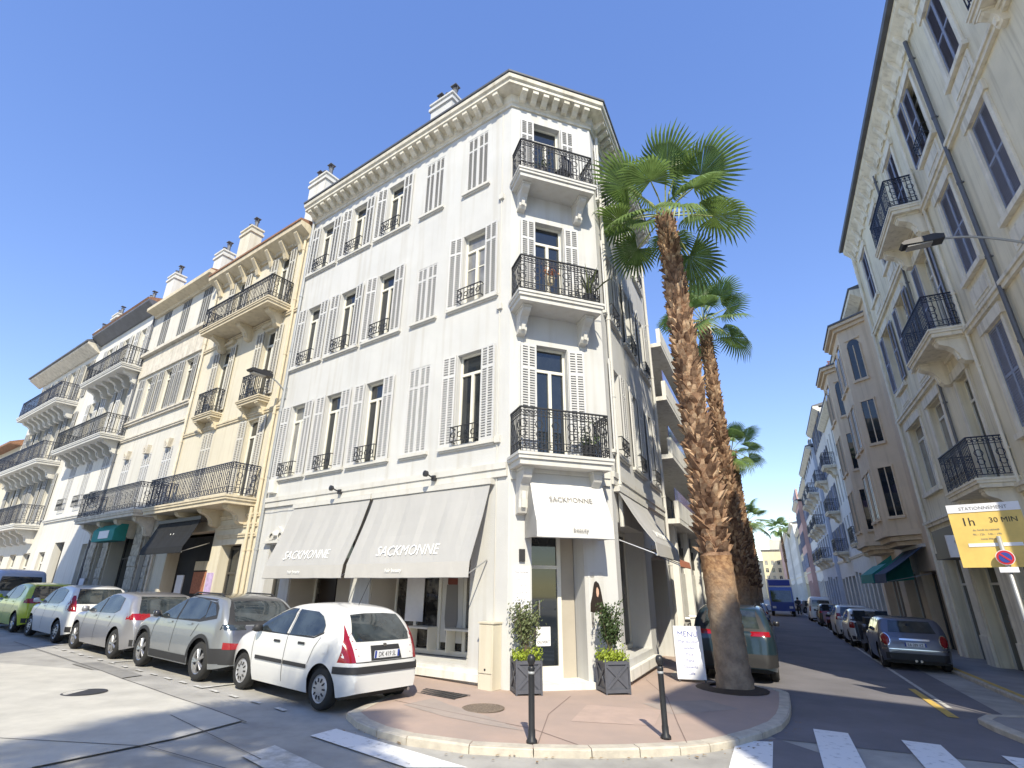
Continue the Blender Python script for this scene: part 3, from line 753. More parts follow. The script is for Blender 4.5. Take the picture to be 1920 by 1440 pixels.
# --- white building with two long balconies
B, F, wd = row_building('townhouse', 'white townhouse with two long balconies carried on paired brackets and a dark gutter', 23.12, 31.0)
X = lambda s: s-23.12; H = 15.75
cols = [24.4, 26.6, 28.9]
wins = [(x, z, h) for x in cols for z, h in ((5.4,2.4),(8.75,2.7),(12.35,2.5))]
holes = [(X(x)-.45, X(x)+.45, z, z+h) for x, z, h in wins] + [(X(26.8), X(28.2), -.4, 3.8, .4), (X(23.6),X(24.3),.8,3.6), (X(29.3),X(30.3),1.,3.4)]
building_shell(F, wd, H, 9, holes, M['chalk_wall'])
for x, z, h in wins: window(F, X(x), z, .9, h, 'closed' if z < 6 else 'open', ('shut_w','slat_w'), sw=.45, depth=.2, guard=.6 if z < 6 else 0)
balcony(F, X(25.7), 12.15, 5.6, 1.0, .24, 'white_trim', 'iron', 6, .22, .7, .6, .4, 1., .13)
balcony(F, X(26.3), 8.55, 6.8, 1.0, .24, 'white_trim', 'iron', 8, .22, .7, .6, .4, 1., .13)
band(F, 0, wd, 4.9, .16, .08, 'white_trim')
window(F, X(23.95), .8, .7, 2.8, None); window(F, X(29.8), 1., 1., 2.4, None); door(F, X(27.5), -.1, 1.3, 3.9, 'frame_d', .38)
b = MB(); b.prism([(0,15.5),(.1,15.5),(.6,15.9),(.6,16.0),(0,16.0)], 'x', 0, wd); F.put('cornice', b.mesh('cornice', M['zinc']))
b = MB(); b.prism([(.6,16.005),(.66,16.1),(-4.5,17.6),(-9,16.005)], 'x', .01, wd-.01); rf = F.put('roof', b.mesh('roof', M['roof_tile']))
chimney(rf, (X(24.1), -.7, 16.), .9, .55, 2.3, M['chalk_wall'], 2); chimney(rf, (X(28.2), -1, 16.), .8, .5, 2.2, M['chalk_wall'], 2)
downpipe(F, .1, -.3, 15.4, 'zinc')
# --- the far house with corbelled balconies and a grey roof
B, F, wd = row_building('townhouse', 'far off-white house under a grey roof, its three balconies carried on rows of corbels', 31.02, 41.5)
X = lambda s: s-31.02; H = 15.3
cols = [32.3, 34.8, 37.3, 39.9]
wins = [(x, z, h) for x in cols for z, h in ((5.1,2.6),(8.7,2.7),(12.35,2.4))]
holes = [(X(x)-.5, X(x)+.5, z, z+h) for x, z, h in wins] + [(X(x)-.6, X(x)+.6, .2, 3.4) for x in cols]
building_shell(F, wd, H, 9, holes, M['ivory_wall'])
for x, z, h in wins: window(F, X(x), z, 1., h, 'open', ('shut_g','slat_g'), sw=.5, depth=.2)
for x in cols: window(F, X(x), .2, 1.2, 3.2, None)
for z, a, c in ((12.1,32.0,39.6),(8.4,31.6,40.6),(4.85,31.6,41.2)):
    balcony(F, X((a+c)/2), z, c-a, 1.1, .26, 'white_trim', 'iron_blue', 8, .3, .8, .7, .5, 1.05, .14)
b = MB(); b.prism([(0,15.1),(.1,15.1),(.7,15.5),(.7,15.62),(0,15.62)], 'x', -.02, wd+.7); F.put('cornice', b.mesh('cornice', M['stone_trim']))
b = MB(); b.prism([(.8,15.63),(.8,15.72),(-4,18.2),(-9,15.63)], 'x', .0, wd+.8); rf = F.put('roof', b.mesh('roof', M['zinc']))
chimney(rf, (X(33.4), -1.0, 16.), .9, .5, 2.8, M['chalk_wall'], 2); chimney(rf, (X(37), -1.2, 16.), .8, .5, 2.7, M['chalk_wall'], 1)
# --- last house at the picture's edge
B, F, wd = row_building('townhouse', 'lowest and farthest house of the left row, cream with a brown tiled roof', 41.55, 60)
X = lambda s: s-41.55; H = 10.8
cols = [43.2, 45.8, 48.4, 51, 54, 57]
wins = [(x, z, h) for x in cols for z, h in ((4.6,2.3),(7.9,2.0))]
building_shell(F, wd, H, 9, [(X(x)-.5, X(x)+.5, z, z+h) for x, z, h in wins]+[(X(x)-.6, X(x)+.6, .6, 3.4) for x in cols], M['cream_wall'])
for x, z, h in wins: window(F, X(x), z, 1., h, 'open', ('shut_t','slat_t'), sw=.5, depth=.2)
for x in cols: window(F, X(x), .6, 1.2, 2.8, None)
balcony(F, X(45), 4.4, 5, 1., .24, 'white_trim', 'iron_blue', 4, .25, .7, .6, .5, 1., .14)
b = MB(); b.prism([(.7,10.8),(.7,10.95),(-4.5,13.),(-9,10.8)], 'x', 0, wd); rf = F.put('roof', b.mesh('roof', M['roof_tile']))
# ================================================================== right side of the right-hand street (facades face the road)
NW = 5.8
def right_building(name, label, t0, t1, off=0.):
    p = Rp(t0, NW+off)
    r = thing(name, label, 'building', (p.x, p.y, 0), RZ_T)
    return r, Fr(r), t1-t0
SB = ('shut_b','slat_b')
B, F, wd = right_building('apartment_building', 'tall beige apartment house with blue grey shutters and small iron balconies, right of the street', 9.3, 26.0)
X = lambda s: s-9.3; H = 17.05
wins = []
for x, w in ((12.4,.95),(15.15,1.0)):
    wins += [(x,5.45,w,2.45,'closed'),(x,9.6,w,2.4,'closed'),(x,13.65,w,2.2,'closed' if x < 14 else 'open_left')]
wins += [(18.1,4.55,1.0,3.1,None),(18.1,8.7,1.0,3.1,'open'),(18.1,12.9,1.0,2.9,'closed')]
wins += [(21.0,5.5,1.5,2.3,None),(23.9,5.4,1.9,2.4,None),(21.3,9.5,1.1,2.4,'open'),(24.1,9.5,1.1,2.4,'open'),(21.3,13.6,1.0,2.2,'closed'),(24.2,13.6,1.0,2.2,'closed')]
gfl = [(10.6,12.0,-.6,2.9,.35),(13.0,13.9,.9,2.9,.3),(15.7,17.2,-.7,3.0,.4),(17.9,18.9,-.7,2.9,.3),(20.2,22.2,-.7,3.0,.4),(23.2,25.2,-.7,3.0,.4)]
holes = [(X(x)-w/2, X(x)+w/2, z, z+h) for x,z,w,h,_ in wins]+[(X(a),X(c),*r) for a,c,*r in gfl]
building_shell(F, wd, H, 10, holes, M['beige_wall'])
for x, z, w, h, st in wins:
    win = window(F, X(x), z, w, h, st, SB if z > 8 or x < 16 else ('shut_t','slat_t'), sw=w/2, depth=.22, pane=M['glass_c'] if st is None and x > 20 else None, cols=1, guard=.38 if st == 'open_left' else 0)
    if st == 'open_left': inst('shutter', shutter_mesh(w/2, h, M['shut_b'], M['slat_b'], 1), win, (w/4,.2,0))
    # moulded surround
    b = MB(); e = .17
    for k in (-1,1): b.box(k*(w/2+e)-(e if k > 0 else 0), k*(w/2+e)+(0 if k > 0 else e), .003, .05, -.12, h+.02)
    b.box(-w/2-e-.06, w/2+e+.06, .002, .09, h+.02, h+.3); b.box(-w/2-e-.08, w/2+e+.08, .002, .12, -.25, -.12)
    sr = inst('surround', b.mesh('surround', M['beige_trim']), win, (0,.22,0))
for x in (12.4,15.15,21.2,24.1):
    for z in (8.55,12.75):
        b = MB(); b.box(-.62,.62,.003,.035,0,.5); b.box(-.5,.5,.036,.055,.08,.42); F.put('panel', b.mesh('panel', M['beige_trim']), X(x), 0, z+.1)
for z in (4.5, 8.65, 12.85): balcony(F, X(17.95), z, 2.7, .85, .24, 'beige_trim', 'iron_blue', 2, .3, .7, .75, .35, 1.05, .11)
for z in (12.95,): balcony(F, X(9.95), z, 1.3, .42, .24, 'beige_trim', 'iron_blue', 2, .22, .34, .45, .25, 1.05, .11)
for z, p in ((4.12,.10),(8.30,.09),(12.45,.09)): band(F, 0, wd, z, .2, p, 'beige_trim')
b = MB(); b.prism([(0,16.45),(.05,16.45),(.07,16.6),(.12,16.75),(.34,17.0),(.36,17.15),(0,17.15)], 'x', 0, wd)
for i in range(19):
    x = .45+(wd-.9)*i/18; b.prism([(0,16.25),(.06,16.28),(.12,16.5),(.28,16.82),(.28,16.9),(0,16.9)], 'x', x-.07, x+.07)
    b.ring((x+.42,.06,16.45), .09, .035, 8, (1,0,0),(0,0,1), .012)
F.put('cornice', b.mesh('cornice', M['beige_trim']))
b = MB(); b.prism([(.36,17.16),(.50,17.16),(.52,17.28),(.46,17.30),(-4.5,19.0),(-10,17.16)], 'x', -.05, wd+.02); rf = F.put('roof', b.mesh('roof', M['zinc']))
b = MB(); b.box(X(17.5),X(18.4),-.6,.2,17.35,18.2); inst('roof_hatch', b.mesh('roof_hatch', M['zinc']), rf)
downpipe(F, X(14.05), -.6, 16.5, 'zinc', .09, .055); downpipe(F, X(25.75), -.6, 16.7, 'beige_trim', .09, .06); downpipe(F, X(19.8), 4.2, 16.5, 'zinc', .07, .04); downpipe(F, X(16.6), 4.2, 16.5, 'beige_trim', .07, .04)
for a,c,z0,z1,dp in gfl: door(F, X((a+c)/2), z0, c-a, z1-z0, 'frame_w' if a > 20 or a < 12 else 'frame_d', dp-.02)
for (a,c) in ((9.35,10.5),(12.1,12.9),(14.0,15.6),(17.3,17.8),(19.0,20.1),(22.3,23.1),(25.3,25.95)):
    b = MB(); b.box(X(a),X(c),.003,.09,-.9,.55); b.box(X(a)+.05,X(c)-.05,.003,.06,.55,3.5)
    F.put('pilaster', b.mesh('pilaster', M['beige_trim']))
b = MB(); b.box(X(20.0),X(22.4),.0,.75,3.0,3.7); b.box(X(20.0),X(22.4),.05,.8,2.8,3.0); F.put('roller_box', b.mesh('roller_box', M['frame_d']))
sg = F.put('shop_sign', (lambda b: (b.box(-.05,.05,.1,1.15,2.75,3.35), b.mesh('shop_sign', M['paper']))[1])(MB()), X(19.3))
for i, (w_, sz) in enumerate((('RESTAURANT',.12),('PIZZA',.2))):
    facade_text('lettering', w_, sz, M['ink_grey'], sg, (-.054,.62,3.12-i*.26), rot=(pi/2,0,-pi/2))
# --- house with the two polygonal oriels
B, F, wd = right_building('apartment_building', 'tan house with two polygonal oriel bays and narrow arched top windows, a teal awning below', 26.05, 39.4)
X = lambda s: s-26.05; H = 14.9
gf = [(26.6,29.2,-.8,2.6,.5),(30.2,33.0,-.9,2.7,.5),(34.2,38.6,-.9,2.7,.5)]
fl = [(33.1+k, z, .55, h) for k in (.0,) for z, h in ((4.9,2.4),(8.2,2.3),(11.5,2.2))]
holes = [(X(a),X(c),*r) for a,c,*r in gf]
building_shell(F, wd, H, 10, holes, M['tan_wall'])
for a,c,z0,z1,dp in gf: 
    b = MB(); n = int((c-a)/.9)
    shopfront(F, X(a)+.01, X(c)-.01, z0+.2, z1-.01, dp-.02, max(2,n), 'frame_w' if a > 30 else 'frame_d')
def bay(x0, x1, p, z0, z1):
    c = .95
    b = MB(); pl = [(x0,0),(x0+c,p),(x1-c,p),(x1,0)]
    b.prism(pl, 'z', z0, z1); b.prism([(x0-.0,0),(x0+c,p+.0),(x1-c,p+.0),(x1,0)], 'z', z0-.001, z0-.002)
    # tapering corbel underneath and cornice above
    for (za, zb, g) in ((z0-.22,z0-.01,.08),(z0-.42,z0-.23,-.12),(z0-.6,z0-.43,-.34),(z1,z1+.18,.14),(z1+.181,z1+.34,.3)):
        b.prism([(x0-g,0),(x0+c-g*.5,max(.05,p+g)),(x1-c+g*.5,max(.05,p+g)),(x1+g,0)], 'z', za, zb)
    o = F.put('bay_window', b.mesh('bay_window', M['tan_wall']))
    r = MB(); r.prism([(x0-.35,0),(x0+c-.2,p+.35),(x1-c+.2,p+.35),(x1+.35,0)], 'z', z1+.345, z1+.42); 
    inst('roof', r.mesh('roof', M['zinc']), o)
    def face(a, bb, u, w, z, h, arch):
        a = Vector((*a,0)); bb = Vector((*bb,0)); d = (bb-a).normalized(); nrm = Vector((-d.y,d.x,0)) 
        if nrm.y < 0 : nrm = -nrm
        c0 = a+(bb-a)*u; ang = atan2(d.y, d.x)
        m_ = MB(); m_.box(-w/2,w/2,.002,.02,z,z+h)
        if arch:
            n=10; pts=[(w/2*cos(pi*i/n), z+h+w/2*sin(pi*i/n)) for i in range(n+1)]; m_.prism(pts,'y',.002,.02)
        e = inst('window', m_.mesh('window', M['glass']), o, (c0.x,c0.y,0), ang)
        k = MB(); k.box(-w/2-.09,w/2+.09,.001,.09,z-.12,z); k.box(-.022,.022,.021,.035,z,z+h); k.box(-w/2-.05,-w/2,.001,.05,z,z+h); k.box(w/2,w/2+.05,.001,.05,z,z+h)
        k.box(-w/2-.06,w/2+.06,.001,.06,z+h+(w/2 if arch else 0),z+h+(w/2 if arch else 0)+.08)
        inst('frame', k.mesh('frame', M['tan_wall'] ), e, (0,0,0))
    for z, h, ar in ((4.85,2.1,False),(8.1,2.0,False),(11.2,1.75,True)):
        face(pl[0],pl[1],.55,.6,z,h,ar)
        L = (x1-x0-2*c)
        for u in (.27,.73): face(pl[1],pl[2],u,.72,z,h,ar)
        face(pl[2],pl[3],.45,.6,z,h,ar)
bay(X(27.2), X(31.8), 1.05, 4.25, 13.9); bay(X(33.2), X(37.8), 1.05, 4.25, 13.9)
b = MB(); b.prism([(0,14.6),(.1,14.6),(.5,14.9),(.5,15.1),(0,15.1)], 'x', 0, wd); F.put('cornice', b.mesh('cornice', M['beige_trim']))
b = MB(); b.prism([(.55,15.11),(.55,15.2),(-4.5,16.5),(-10,15.11)], 'x', 0, wd); F.put('roof', b.mesh('roof', M['zinc']))
o = awning(F, X(29.0), 3.55, 3.9, 1.6, 2.15, .35, 'awn_navy', 'awn_navy', y0=.1, sides=False)
for xx in (X(29.0)-1.95,X(29.0)+1.95):
    b = MB(); b.prism([(.1,3.54),(1.64,2.5),(1.64,2.15),(.1,2.3)],'x',xx-.006,xx+.006); inst('awning_side', b.mesh('awning_side', M['awn_teal']), o)
b = MB(); b.prism([(1.0,2.98),(1.645,2.52),(1.645,2.16),(1.66,2.16),(1.66,2.54),(1.01,3.0)], 'x', X(29.0)-1.94, X(29.0)+1.94); inst('awning_edge', b.mesh('awning_edge', M['awn_teal']), o)
# --- simple neighbours further down
def plain(name, label, t0, t1, H, m, nx, floors, sh=None, off=0., side=1, roofm='zinc', balc=(), shm=SB, gfl=True, dep=10, ww=1.0, fh=(3.2,2.0), z1=4.9, wide=None):
    if side > 0: B, F, wd = right_building(name, label, t0, t1, off)
    else:
        p = Rp(t1, -3.0+off); B = thing(name, label, 'building', (p.x,p.y,0), RZ_R); F = Fr(B); wd = t1-t0
    xs = [wd*(i+.5)/nx for i in range(nx)]
    wins = [(x, z1+fh[0]*k, fh[1]) for x in xs for k in range(floors)]
    zg = gz(Rp(t1,6).x)
    g = [(x-wd/nx*.36, x+wd/nx*.36, zg-.6, 2.9+random.uniform(-.2,.2), .4) for x in xs] if gfl else []
    holes = [(x-ww/2, x+ww/2, z, z+h) for x, z, h in wins]+g
    building_shell(F, wd, H, dep, holes, m, zg-3.)
    for x, z, h in wins: window(F, x, z, ww, h, sh, shm, sw=ww/2, depth=.2, cols=1)
    for a, c, z0, z1_, d_ in g: shopfront(F, a+.01, c-.01, zg-.4, z1_-.01, .38, 2, 'frame_d')
    for (x, z, w) in balc: balcony(F, x, z, w, .9, .22, 'beige_trim', 'iron_blue', 2, .25, .6, .6, .4, 1.0, .14)
    b = MB(); b.prism([(0,H-.3),(.1,H-.3),(.45,H),(.45,H+.15),(0,H+.15)], 'x', 0, wd); F.put('cornice', b.mesh('cornice', M['beige_trim']))
    b = MB(); b.prism([(.5,H+.16),(.5,H+.24),(-dep/2,H+1.5),(-dep,H+.16)], 'x', 0, wd); rf = F.put('roof', b.mesh('roof', M[roofm]))
    band(F, 0, wd, 4.05, .18, .07, 'beige_trim')
    return B, F, rf
B, F, rf = plain('apartment_building', 'pale plain house with rows of very narrow dark windows, next to the tan oriel house', 39.45, 50, 14.6, M['pale_wall'], 6, 3, None, ww=.6, fh=(3.2,2.2), balc=((1.3,4.6,2.0),(8.6,11.,2.)))
B, F, rf = plain('apartment_building', 'taller whitewashed house with a brick chimney and a bare white gable, beyond the narrow-windowed house', 50.05, 60, 16.6, M['chalk_wall'], 4, 4, 'open', balc=((2,7.9,2.4),(6,11.1,2.4),(2,4.7,2.4)))
chimney(rf, (1.0,-1.6,16.6), 1.2, .7, 3.6, M['brick'], 3, 0, 'brick')
plain('apartment_building', 'blue grey shaded block with stacked loggias far down the street', 60.05, 76, 15.4, M['cool_wall'], 6, 4, None, off=-.3, ww=1.6, balc=[(x,z,3.2) for x in (3,8,13) for z in (4.7,7.9,11.1)])
plain('apartment_building', 'grey corner block with dark open shutters, second last before the pink house', 76.05, 92, 15.0, M['pale_wall'], 6, 4, 'open', ww=1.2)
plain('apartment_building', 'narrow pink house far down the street on the right', 92.05, 104, 14.4, M['pink_wall'], 4, 4, 'open', off=-.6, ww=1.1)
plain('apartment_building', 'last dim ochre house on the right before the street end', 104.05, 126, 12., M['yellow_wall'], 6, 3, 'open', ww=1.1)
# --- left side beyond the white building: the banded modern block, then pale houses behind the palms
p = Rp(32, -3.0); B = thing('apartment_block', 'modern block with long white balcony bands and violet blue parasol glass behind the palms', 'building', (p.x,p.y,0), RZ_R); F = Fr(B)
wd = 32-(6.95+11.85); z0s = [4.1, 6.35, 8.55, 10.75]
b = MB(); b.box(0,wd,-9,-1.25,-2,11.1); b.box(0,wd,-1.25,-.15,-2,3.4); F.put('wall', b.mesh('wall', M['modern_wall']))
for z in z0s:
    b = MB(); b.box(0,wd,-1.24,.42,z-.16,z); b.box(0,wd,.28,.43,z+.001,z+.6); F.put('balcony_band', b.mesh('balcony_band', M['concrete_band']))
    if z < 10:
        b = MB(); n = 7
        for i in range(n): b.box(wd*i/n+.1, wd*(i+1)/n-.1, -1.24,-1.2, z+.1, z+2.0)
        F.put('window', b.mesh('window', M['glass_b']))
        g = MB(); g.box(.05,wd-.05,.34,.36,z+.6,z+1.05); F.put('glass_rail', g.mesh('glass_rail', mat('violet_glass_%d'%int(z*10), (.16,.15,.34), .1)))
b = MB()
for i in range(5): b.box(wd*i/4.4+.1, wd*i/4.4+.45, -.149, .12, -2, 3.95)
F.put('pier', b.mesh('pier', M['concrete_band']))
for i in range(4):
    a = wd*i/4.4+.55; b = MB(); b.box(a, a+wd/4.4-.6, -.148, -.10, -1.2, 2.4); F.put('shop_window', b.mesh('shop_window', M['glass']))
    b = MB()
    for k in range(5): b.box(a+.1+k*.42, a+.16+k*.42, -.148, -.06, 2.6, 3.35)
    F.put('grille', b.mesh('grille', M['frame_d']))
plain('house', 'pale low house behind the second palm on the left of the street', 32.1, 46, 8.6, M['ivory_wall'], 5, 1, 'open', side=-1)
plain('house', 'cream low house behind the third palm on the left of the street', 46.1, 62, 7.6, M['cream_wall'], 6, 1, 'open', side=-1)
plain('house', 'farthest low beige house on the left of the street', 62.1, 84, 6.2, M['beige_wall'], 8, 1, None, side=-1, z1=3.3, gfl=False)
plain('apartment_building', 'distant grey house, first beyond the ochre one', 126.05, 160, 14.5, M['pale_wall'], 8, 4, None, off=-.5, ww=1.2)
plain('apartment_building', 'distant white house far along the right street, after the grey one', 160.05, 205, 16, M['chalk_wall'], 8, 4, None, off=-.9, ww=1.3)
plain('apartment_building', 'most distant reddish house on the right of the street', 205.05, 262, 17, M['pink_wall'], 8, 4, None, off=-1.3, ww=1.3)
# --- closing the street
def far_block(label, t, n0, n1, H, m, floors, nx, d=10):
    p = Rp(t, n1); B = thing('apartment_building', label, 'building', (p.x,p.y,0), atan2(-N.y,-N.x)); F = Fr(B); wd = n1-n0
    xs = [wd*(i+.5)/nx for i in range(nx)]
    wins = [(x, 5.2+3.1*k, 1.8) for x in xs for k in range(floors)]
    building_shell(F, wd, H, d, [(x-.6,x+.6,z,z+h) for x,z,h in wins], m, -9)
    for x,z,h in wins: window(F, x, z, 1.2, h, None)
    b = MB(); b.box(-.3,wd+.3,-d,.6,H,H+.3); F.put('roof', b.mesh('roof', M['zinc']))
    return B, F, wd
B, F, wd = far_block('cream stepped building closing the far end of the street, with a blue shop front below', 266, -3.0, 7, 17.5, M['yellow_wall'], 3, 4)
b = MB(); b.box(.8,wd-.3,.05,.5,-7.6,-3.5); F.put('shop_front', b.mesh('shop_front', M['frame_d']))
b = MB(); b.box(.8,wd-.3,.02,.7,-3.5,1.5); F.put('shop_sign', b.mesh('shop_sign', M['glass_b']))
b = MB(); b.box(.5,6.5,-6,-1,17.8,22); F.put('penthouse', b.mesh('penthouse', M['cream_wall']))
far_block('low yellowish building left of the cream stepped one at the street end', 270, -16, -3.2, 13, M['cream_wall'], 2, 4)
# --- blocks behind the viewpoint whose shade falls across both streets
for label, s0, s1, H, dd in (('tall shaded block across the left street, behind the viewpoint', 5.8, 15.5, 18.6, 12.),
                             ('tall block behind the viewpoint on the right corner', -45, -15.9, 19.5, 12.)):
    p = Lp(s1, dd); B = thing('apartment_building', label, 'building', (p.x,p.y,0), RZ_L+pi); F = Fr(B); wd = s1-s0
    xs = [wd*(i+.5)/max(2,int(wd/3.2)) for i in range(max(2,int(wd/3.2)))]
    wins = [(x, z) for x in xs for z in (.6,4.8,8.2,11.6,15)]
    building_shell(F, wd, H, 11 if s0 > 0 else 3, [(x-.55,x+.55,z,z+2.2) for x,z in wins], M['beige_wall'], -2)
    for x, z in wins: window(F, x, z, 1.1, 2.2, None if z < 2 else 'open', SB, sw=.55, cols=1)
    b = MB(); b.box(-.2,wd+.2,-11.2 if s0 > 0 else -3.2,.5,H,H+.25); F.put('roof', b.mesh('roof', M['zinc']))
# ================================================================== cars
def catmull(P, n=8):
    out = []
    P = [P[0]]+list(P)+[P[-1]]
    for i in range(1, len(P)-2):
        p0,p1,p2,p3 = [Vector(q) for q in P[i-1:i+3]]
        for k in range(n):
            t = k/n
            out.append(.5*((2*p1)+(p2-p0)*t+(2*p0-5*p1+4*p2-p3)*t*t+(3*p1-p0-3*p2+p3)*t**3))
    out.append(Vector(P[-1])); return out
class Car:
    """x forward from the rear bumper, y to the left, z up"""
    def __init__(s, label, cat, L, Wd, prof, ax, R, belt=.95, sill=.2, tumble=.30, group=None, paintm='c_white', name='parked_car', rrear=.45, rfront=.75, ry=.16, arch=.06, loc=(0,0), rz=0., steer=0., lift=0.):
        s.L=L; s.W=Wd; s.R=R; s.ax=ax; s.belt=belt; s.sill=sill; s.arch=R+arch
        s.root = thing(name, label, cat, (loc[0],loc[1],gz(loc[0])+lift), rz, group)
        s.root.rotation_euler = (Vector((0,0,1)).rotation_difference(Vector((-GS,0,1)).normalized()).to_matrix() @ Matrix.Rotation(rz,3,'Z')).to_euler()
        sp = catmull(prof, 8); xs = []; mono = []
        for p in sp:
            if not mono or p.x > mono[-1].x+.004: mono.append(p)
        s.sil = mono
        X = sorted({round(p.x,3) for p in mono} | {round(L*i/70,3) for i in range(1,70)} | {round(a+k*s.arch*q,3) for a in ax for k in (-1,1) for q in (.999,.96,.88,.75,.6,.4,.2,.0)})
        X = [x for x in X if mono[0].x <= x <= mono[-1].x]
        Y = [X[0]]
        for x in X[1:]:
            if x-Y[-1] > .006: Y.append(x)
        s.rr, s.rf, s.tb, s.ry = rrear, rfront, tumble, ry
        m = MB(); m.smooth = True; rows = []
        for x in Y: rows.append(s.section(x))
        k = len(rows[0]); full = 2*k-1
        for i, x in enumerate(Y):
            r = rows[i]
            pts = [(x, y, z) for (y, z) in r] + [(x, -y, z) for (y, z) in r[-2::-1]]
            m.v += pts
        for i in range(len(Y)-1):
            for j in range(full-1):
                a = i*full+j; m.f.append([a, a+full, a+full+1, a+1]); m.m.append(0); m.sm.append(True)
        m.f.append(list(range(full))); m.m.append(0); m.sm.append(False)
        m.f.append(list(range((len(Y)-1)*full, len(Y)*full))[::-1]); m.m.append(0); m.sm.append(False)
        s.bvh = BVHTree.FromPolygons([Vector(v) for v in m.v], m.f)
        s.body = m.build('body', M[paintm], s.root)
        b = MB(); w = Wd*.34; b.box(.25,L-.3,-w,w,sill-.03,.75)
        for a in ax: b.box(a-s.arch*.96,a+s.arch*.96,-Wd*.44,Wd*.44,R,min(belt-.1,R+s.arch))
        b.box(.2,ax[0]-s.arch,-Wd*.43,Wd*.43,sill-.01,.5); b.box(ax[0]+s.arch,ax[1]-s.arch,-Wd*.43,Wd*.43,sill-.01,.5); b.box(ax[1]+s.arch,L-.45,-Wd*.42,Wd*.42,sill-.01,.5)
        b.build('underbody', M['plastic'], s.root)
    def top(s, x):
        P = s.sil
        if x <= P[0].x: return P[0].y
        for a, b in zip(P[:-1], P[1:]):
            if a.x <= x <= b.x: return a.y+(b.y-a.y)*(x-a.x)/(b.x-a.x)
        return P[-1].y
    def half(s, x, z):
        w = s.W/2
        if x < s.rr: w -= .20*((s.rr-x)/s.rr)**2.4
        if x > s.L-s.rf: w -= .30*((x-s.L+s.rf)/s.rf)**2.4
        b = s.belt
        if z < .55: w -= .07*((.55-z)/.4)**2
        elif z < b: w -= .03*((z-.55)/(b-.55))**2
        else: w -= .03 + s.tb*(z-b) + .12*(z-b)**2
        return w
    def section(s, x):
        zt = s.top(x); zb = s.sill + .10*max(0,(x-s.L+.6)/.6)**2 + .08*max(0,(.5-x)/.5)**2
        for a in s.ax:
            d = abs(x-a)
            if d < s.arch: zb = max(zb, s.R+sqrt(s.arch**2-d*d))
        zb = min(zb, zt-.1)
        r = min(s.ry, (zt-zb)*.45); out = []; n = 12
        for i in range(n): 
            z = zb+(zt-r-zb)*i/(n-1); out.append((s.half(x,z), z))
        y0 = s.half(x, zt-r); ri = min(r*1.15, y0*.5)
        for i in range(1, 6):
            t = pi/2*i/5; out.append((y0-ri+ri*cos(t), zt-r+(r-.018)*sin(t)))
        ye = out[-1][0]; z0 = out[-1][1]
        for i in range(1, 6):
            u = 1-i/5; out.append((ye*u, z0+.018*(1-u*u)))
        return out
    def patch(s, name, poly, view, m, off=.008, step=.05, parent=None, both=False, thick=0.):
        """a sheet hugging the body; poly is (x,z) seen from the side, (y,z) from rear/front or (x,y) from above"""
        if both:
            s.patch(name, poly, 'L', m, off, step, parent); s.patch(name, poly, 'R', m, off, step, parent); return
        P = []
        n = len(poly)
        for i in range(n):
            a = Vector(poly[i]); b = Vector(poly[(i+1)%n]); k = max(1, int((b-a).length/step))
            P += [a+(b-a)*(j/k) for j in range(k)]
        nb = len(P); edges = [(i,(i+1)%nb) for i in range(nb)]
        x0=min(p.x for p in P); x1=max(p.x for p in P); y0=min(p.y for p in P); y1=max(p.y for p in P)
        def inside(q):
            c = False
            for i in range(nb):
                a, b = P[i], P[(i+1)%nb]
                if (a.y > q.y) != (b.y > q.y) and q.x < (b.x-a.x)*(q.y-a.y)/(b.y-a.y)+a.x: c = not c
            return c
        g = step
        u = x0+g/2
        while u < x1:
            v = y0+g/2
            while v < y1:
                q = Vector((u,v))
                if inside(q) and min((q-p).length for p in P[:nb]) > g*.4: P.append(q)
                v += g
            u += g
        r = geometry.delaunay_2d_cdt(P, edges, [list(range(nb))], 1, 1e-5)
        vs, fs = r[0], r[2]
        D = dict(L=Vector((0,-1,0)), R=Vector((0,1,0)), B=Vector((1,0,0)), F=Vector((-1,0,0)), T=Vector((0,0,-1)))[view]
        out = []
        for q in vs:
            o = dict(L=Vector((q.x,3,q.y)), R=Vector((q.x,-3,q.y)), B=Vector((-3,q.x,q.y)), F=Vector((s.L+3,q.x,q.y)), T=Vector((q.x,q.y,4)))[view]
            h = s.bvh.ray_cast(o, D)
            out.append(h[0]-D*off if h[0] is not None else None)
        good = [p for p in out if p is not None]
        if not good: return None
        for i, p in enumerate(out):
            if p is None:
                q = vs[i]; j = min((k for k in range(len(out)) if out[k] is not None), key=lambda k: (vs[k]-q).length); out[i] = out[j].copy()
        m_ = MB(); m_.smooth = True
        flip = view in ('R','B')   # orientation seen from outside
        fs2 = []
        for f in fs:
            a,b,c = out[f[0]],out[f[1]],out[f[2]]; nn = (b-a).cross(c-a)
            fs2.append(list(f) if nn.dot(-D) >= 0 else list(f)[::-1])
        m_.add(out, fs2)
        return m_.build(name, M[m], parent or s.root)
    def strip(s, name, pts, w, view, m, off=.005, parent=None):
        """a thin line along a polyline"""
        for a, b in zip(pts[:-1], pts[1:]):
            a = Vector(a); b = Vector(b); d = (b-a).normalized(); nn = Vector((-d.y,d.x))*w/2
            s.patch(name, [a-nn, b-nn, b+nn, a+nn], view, m, off, .06, parent)
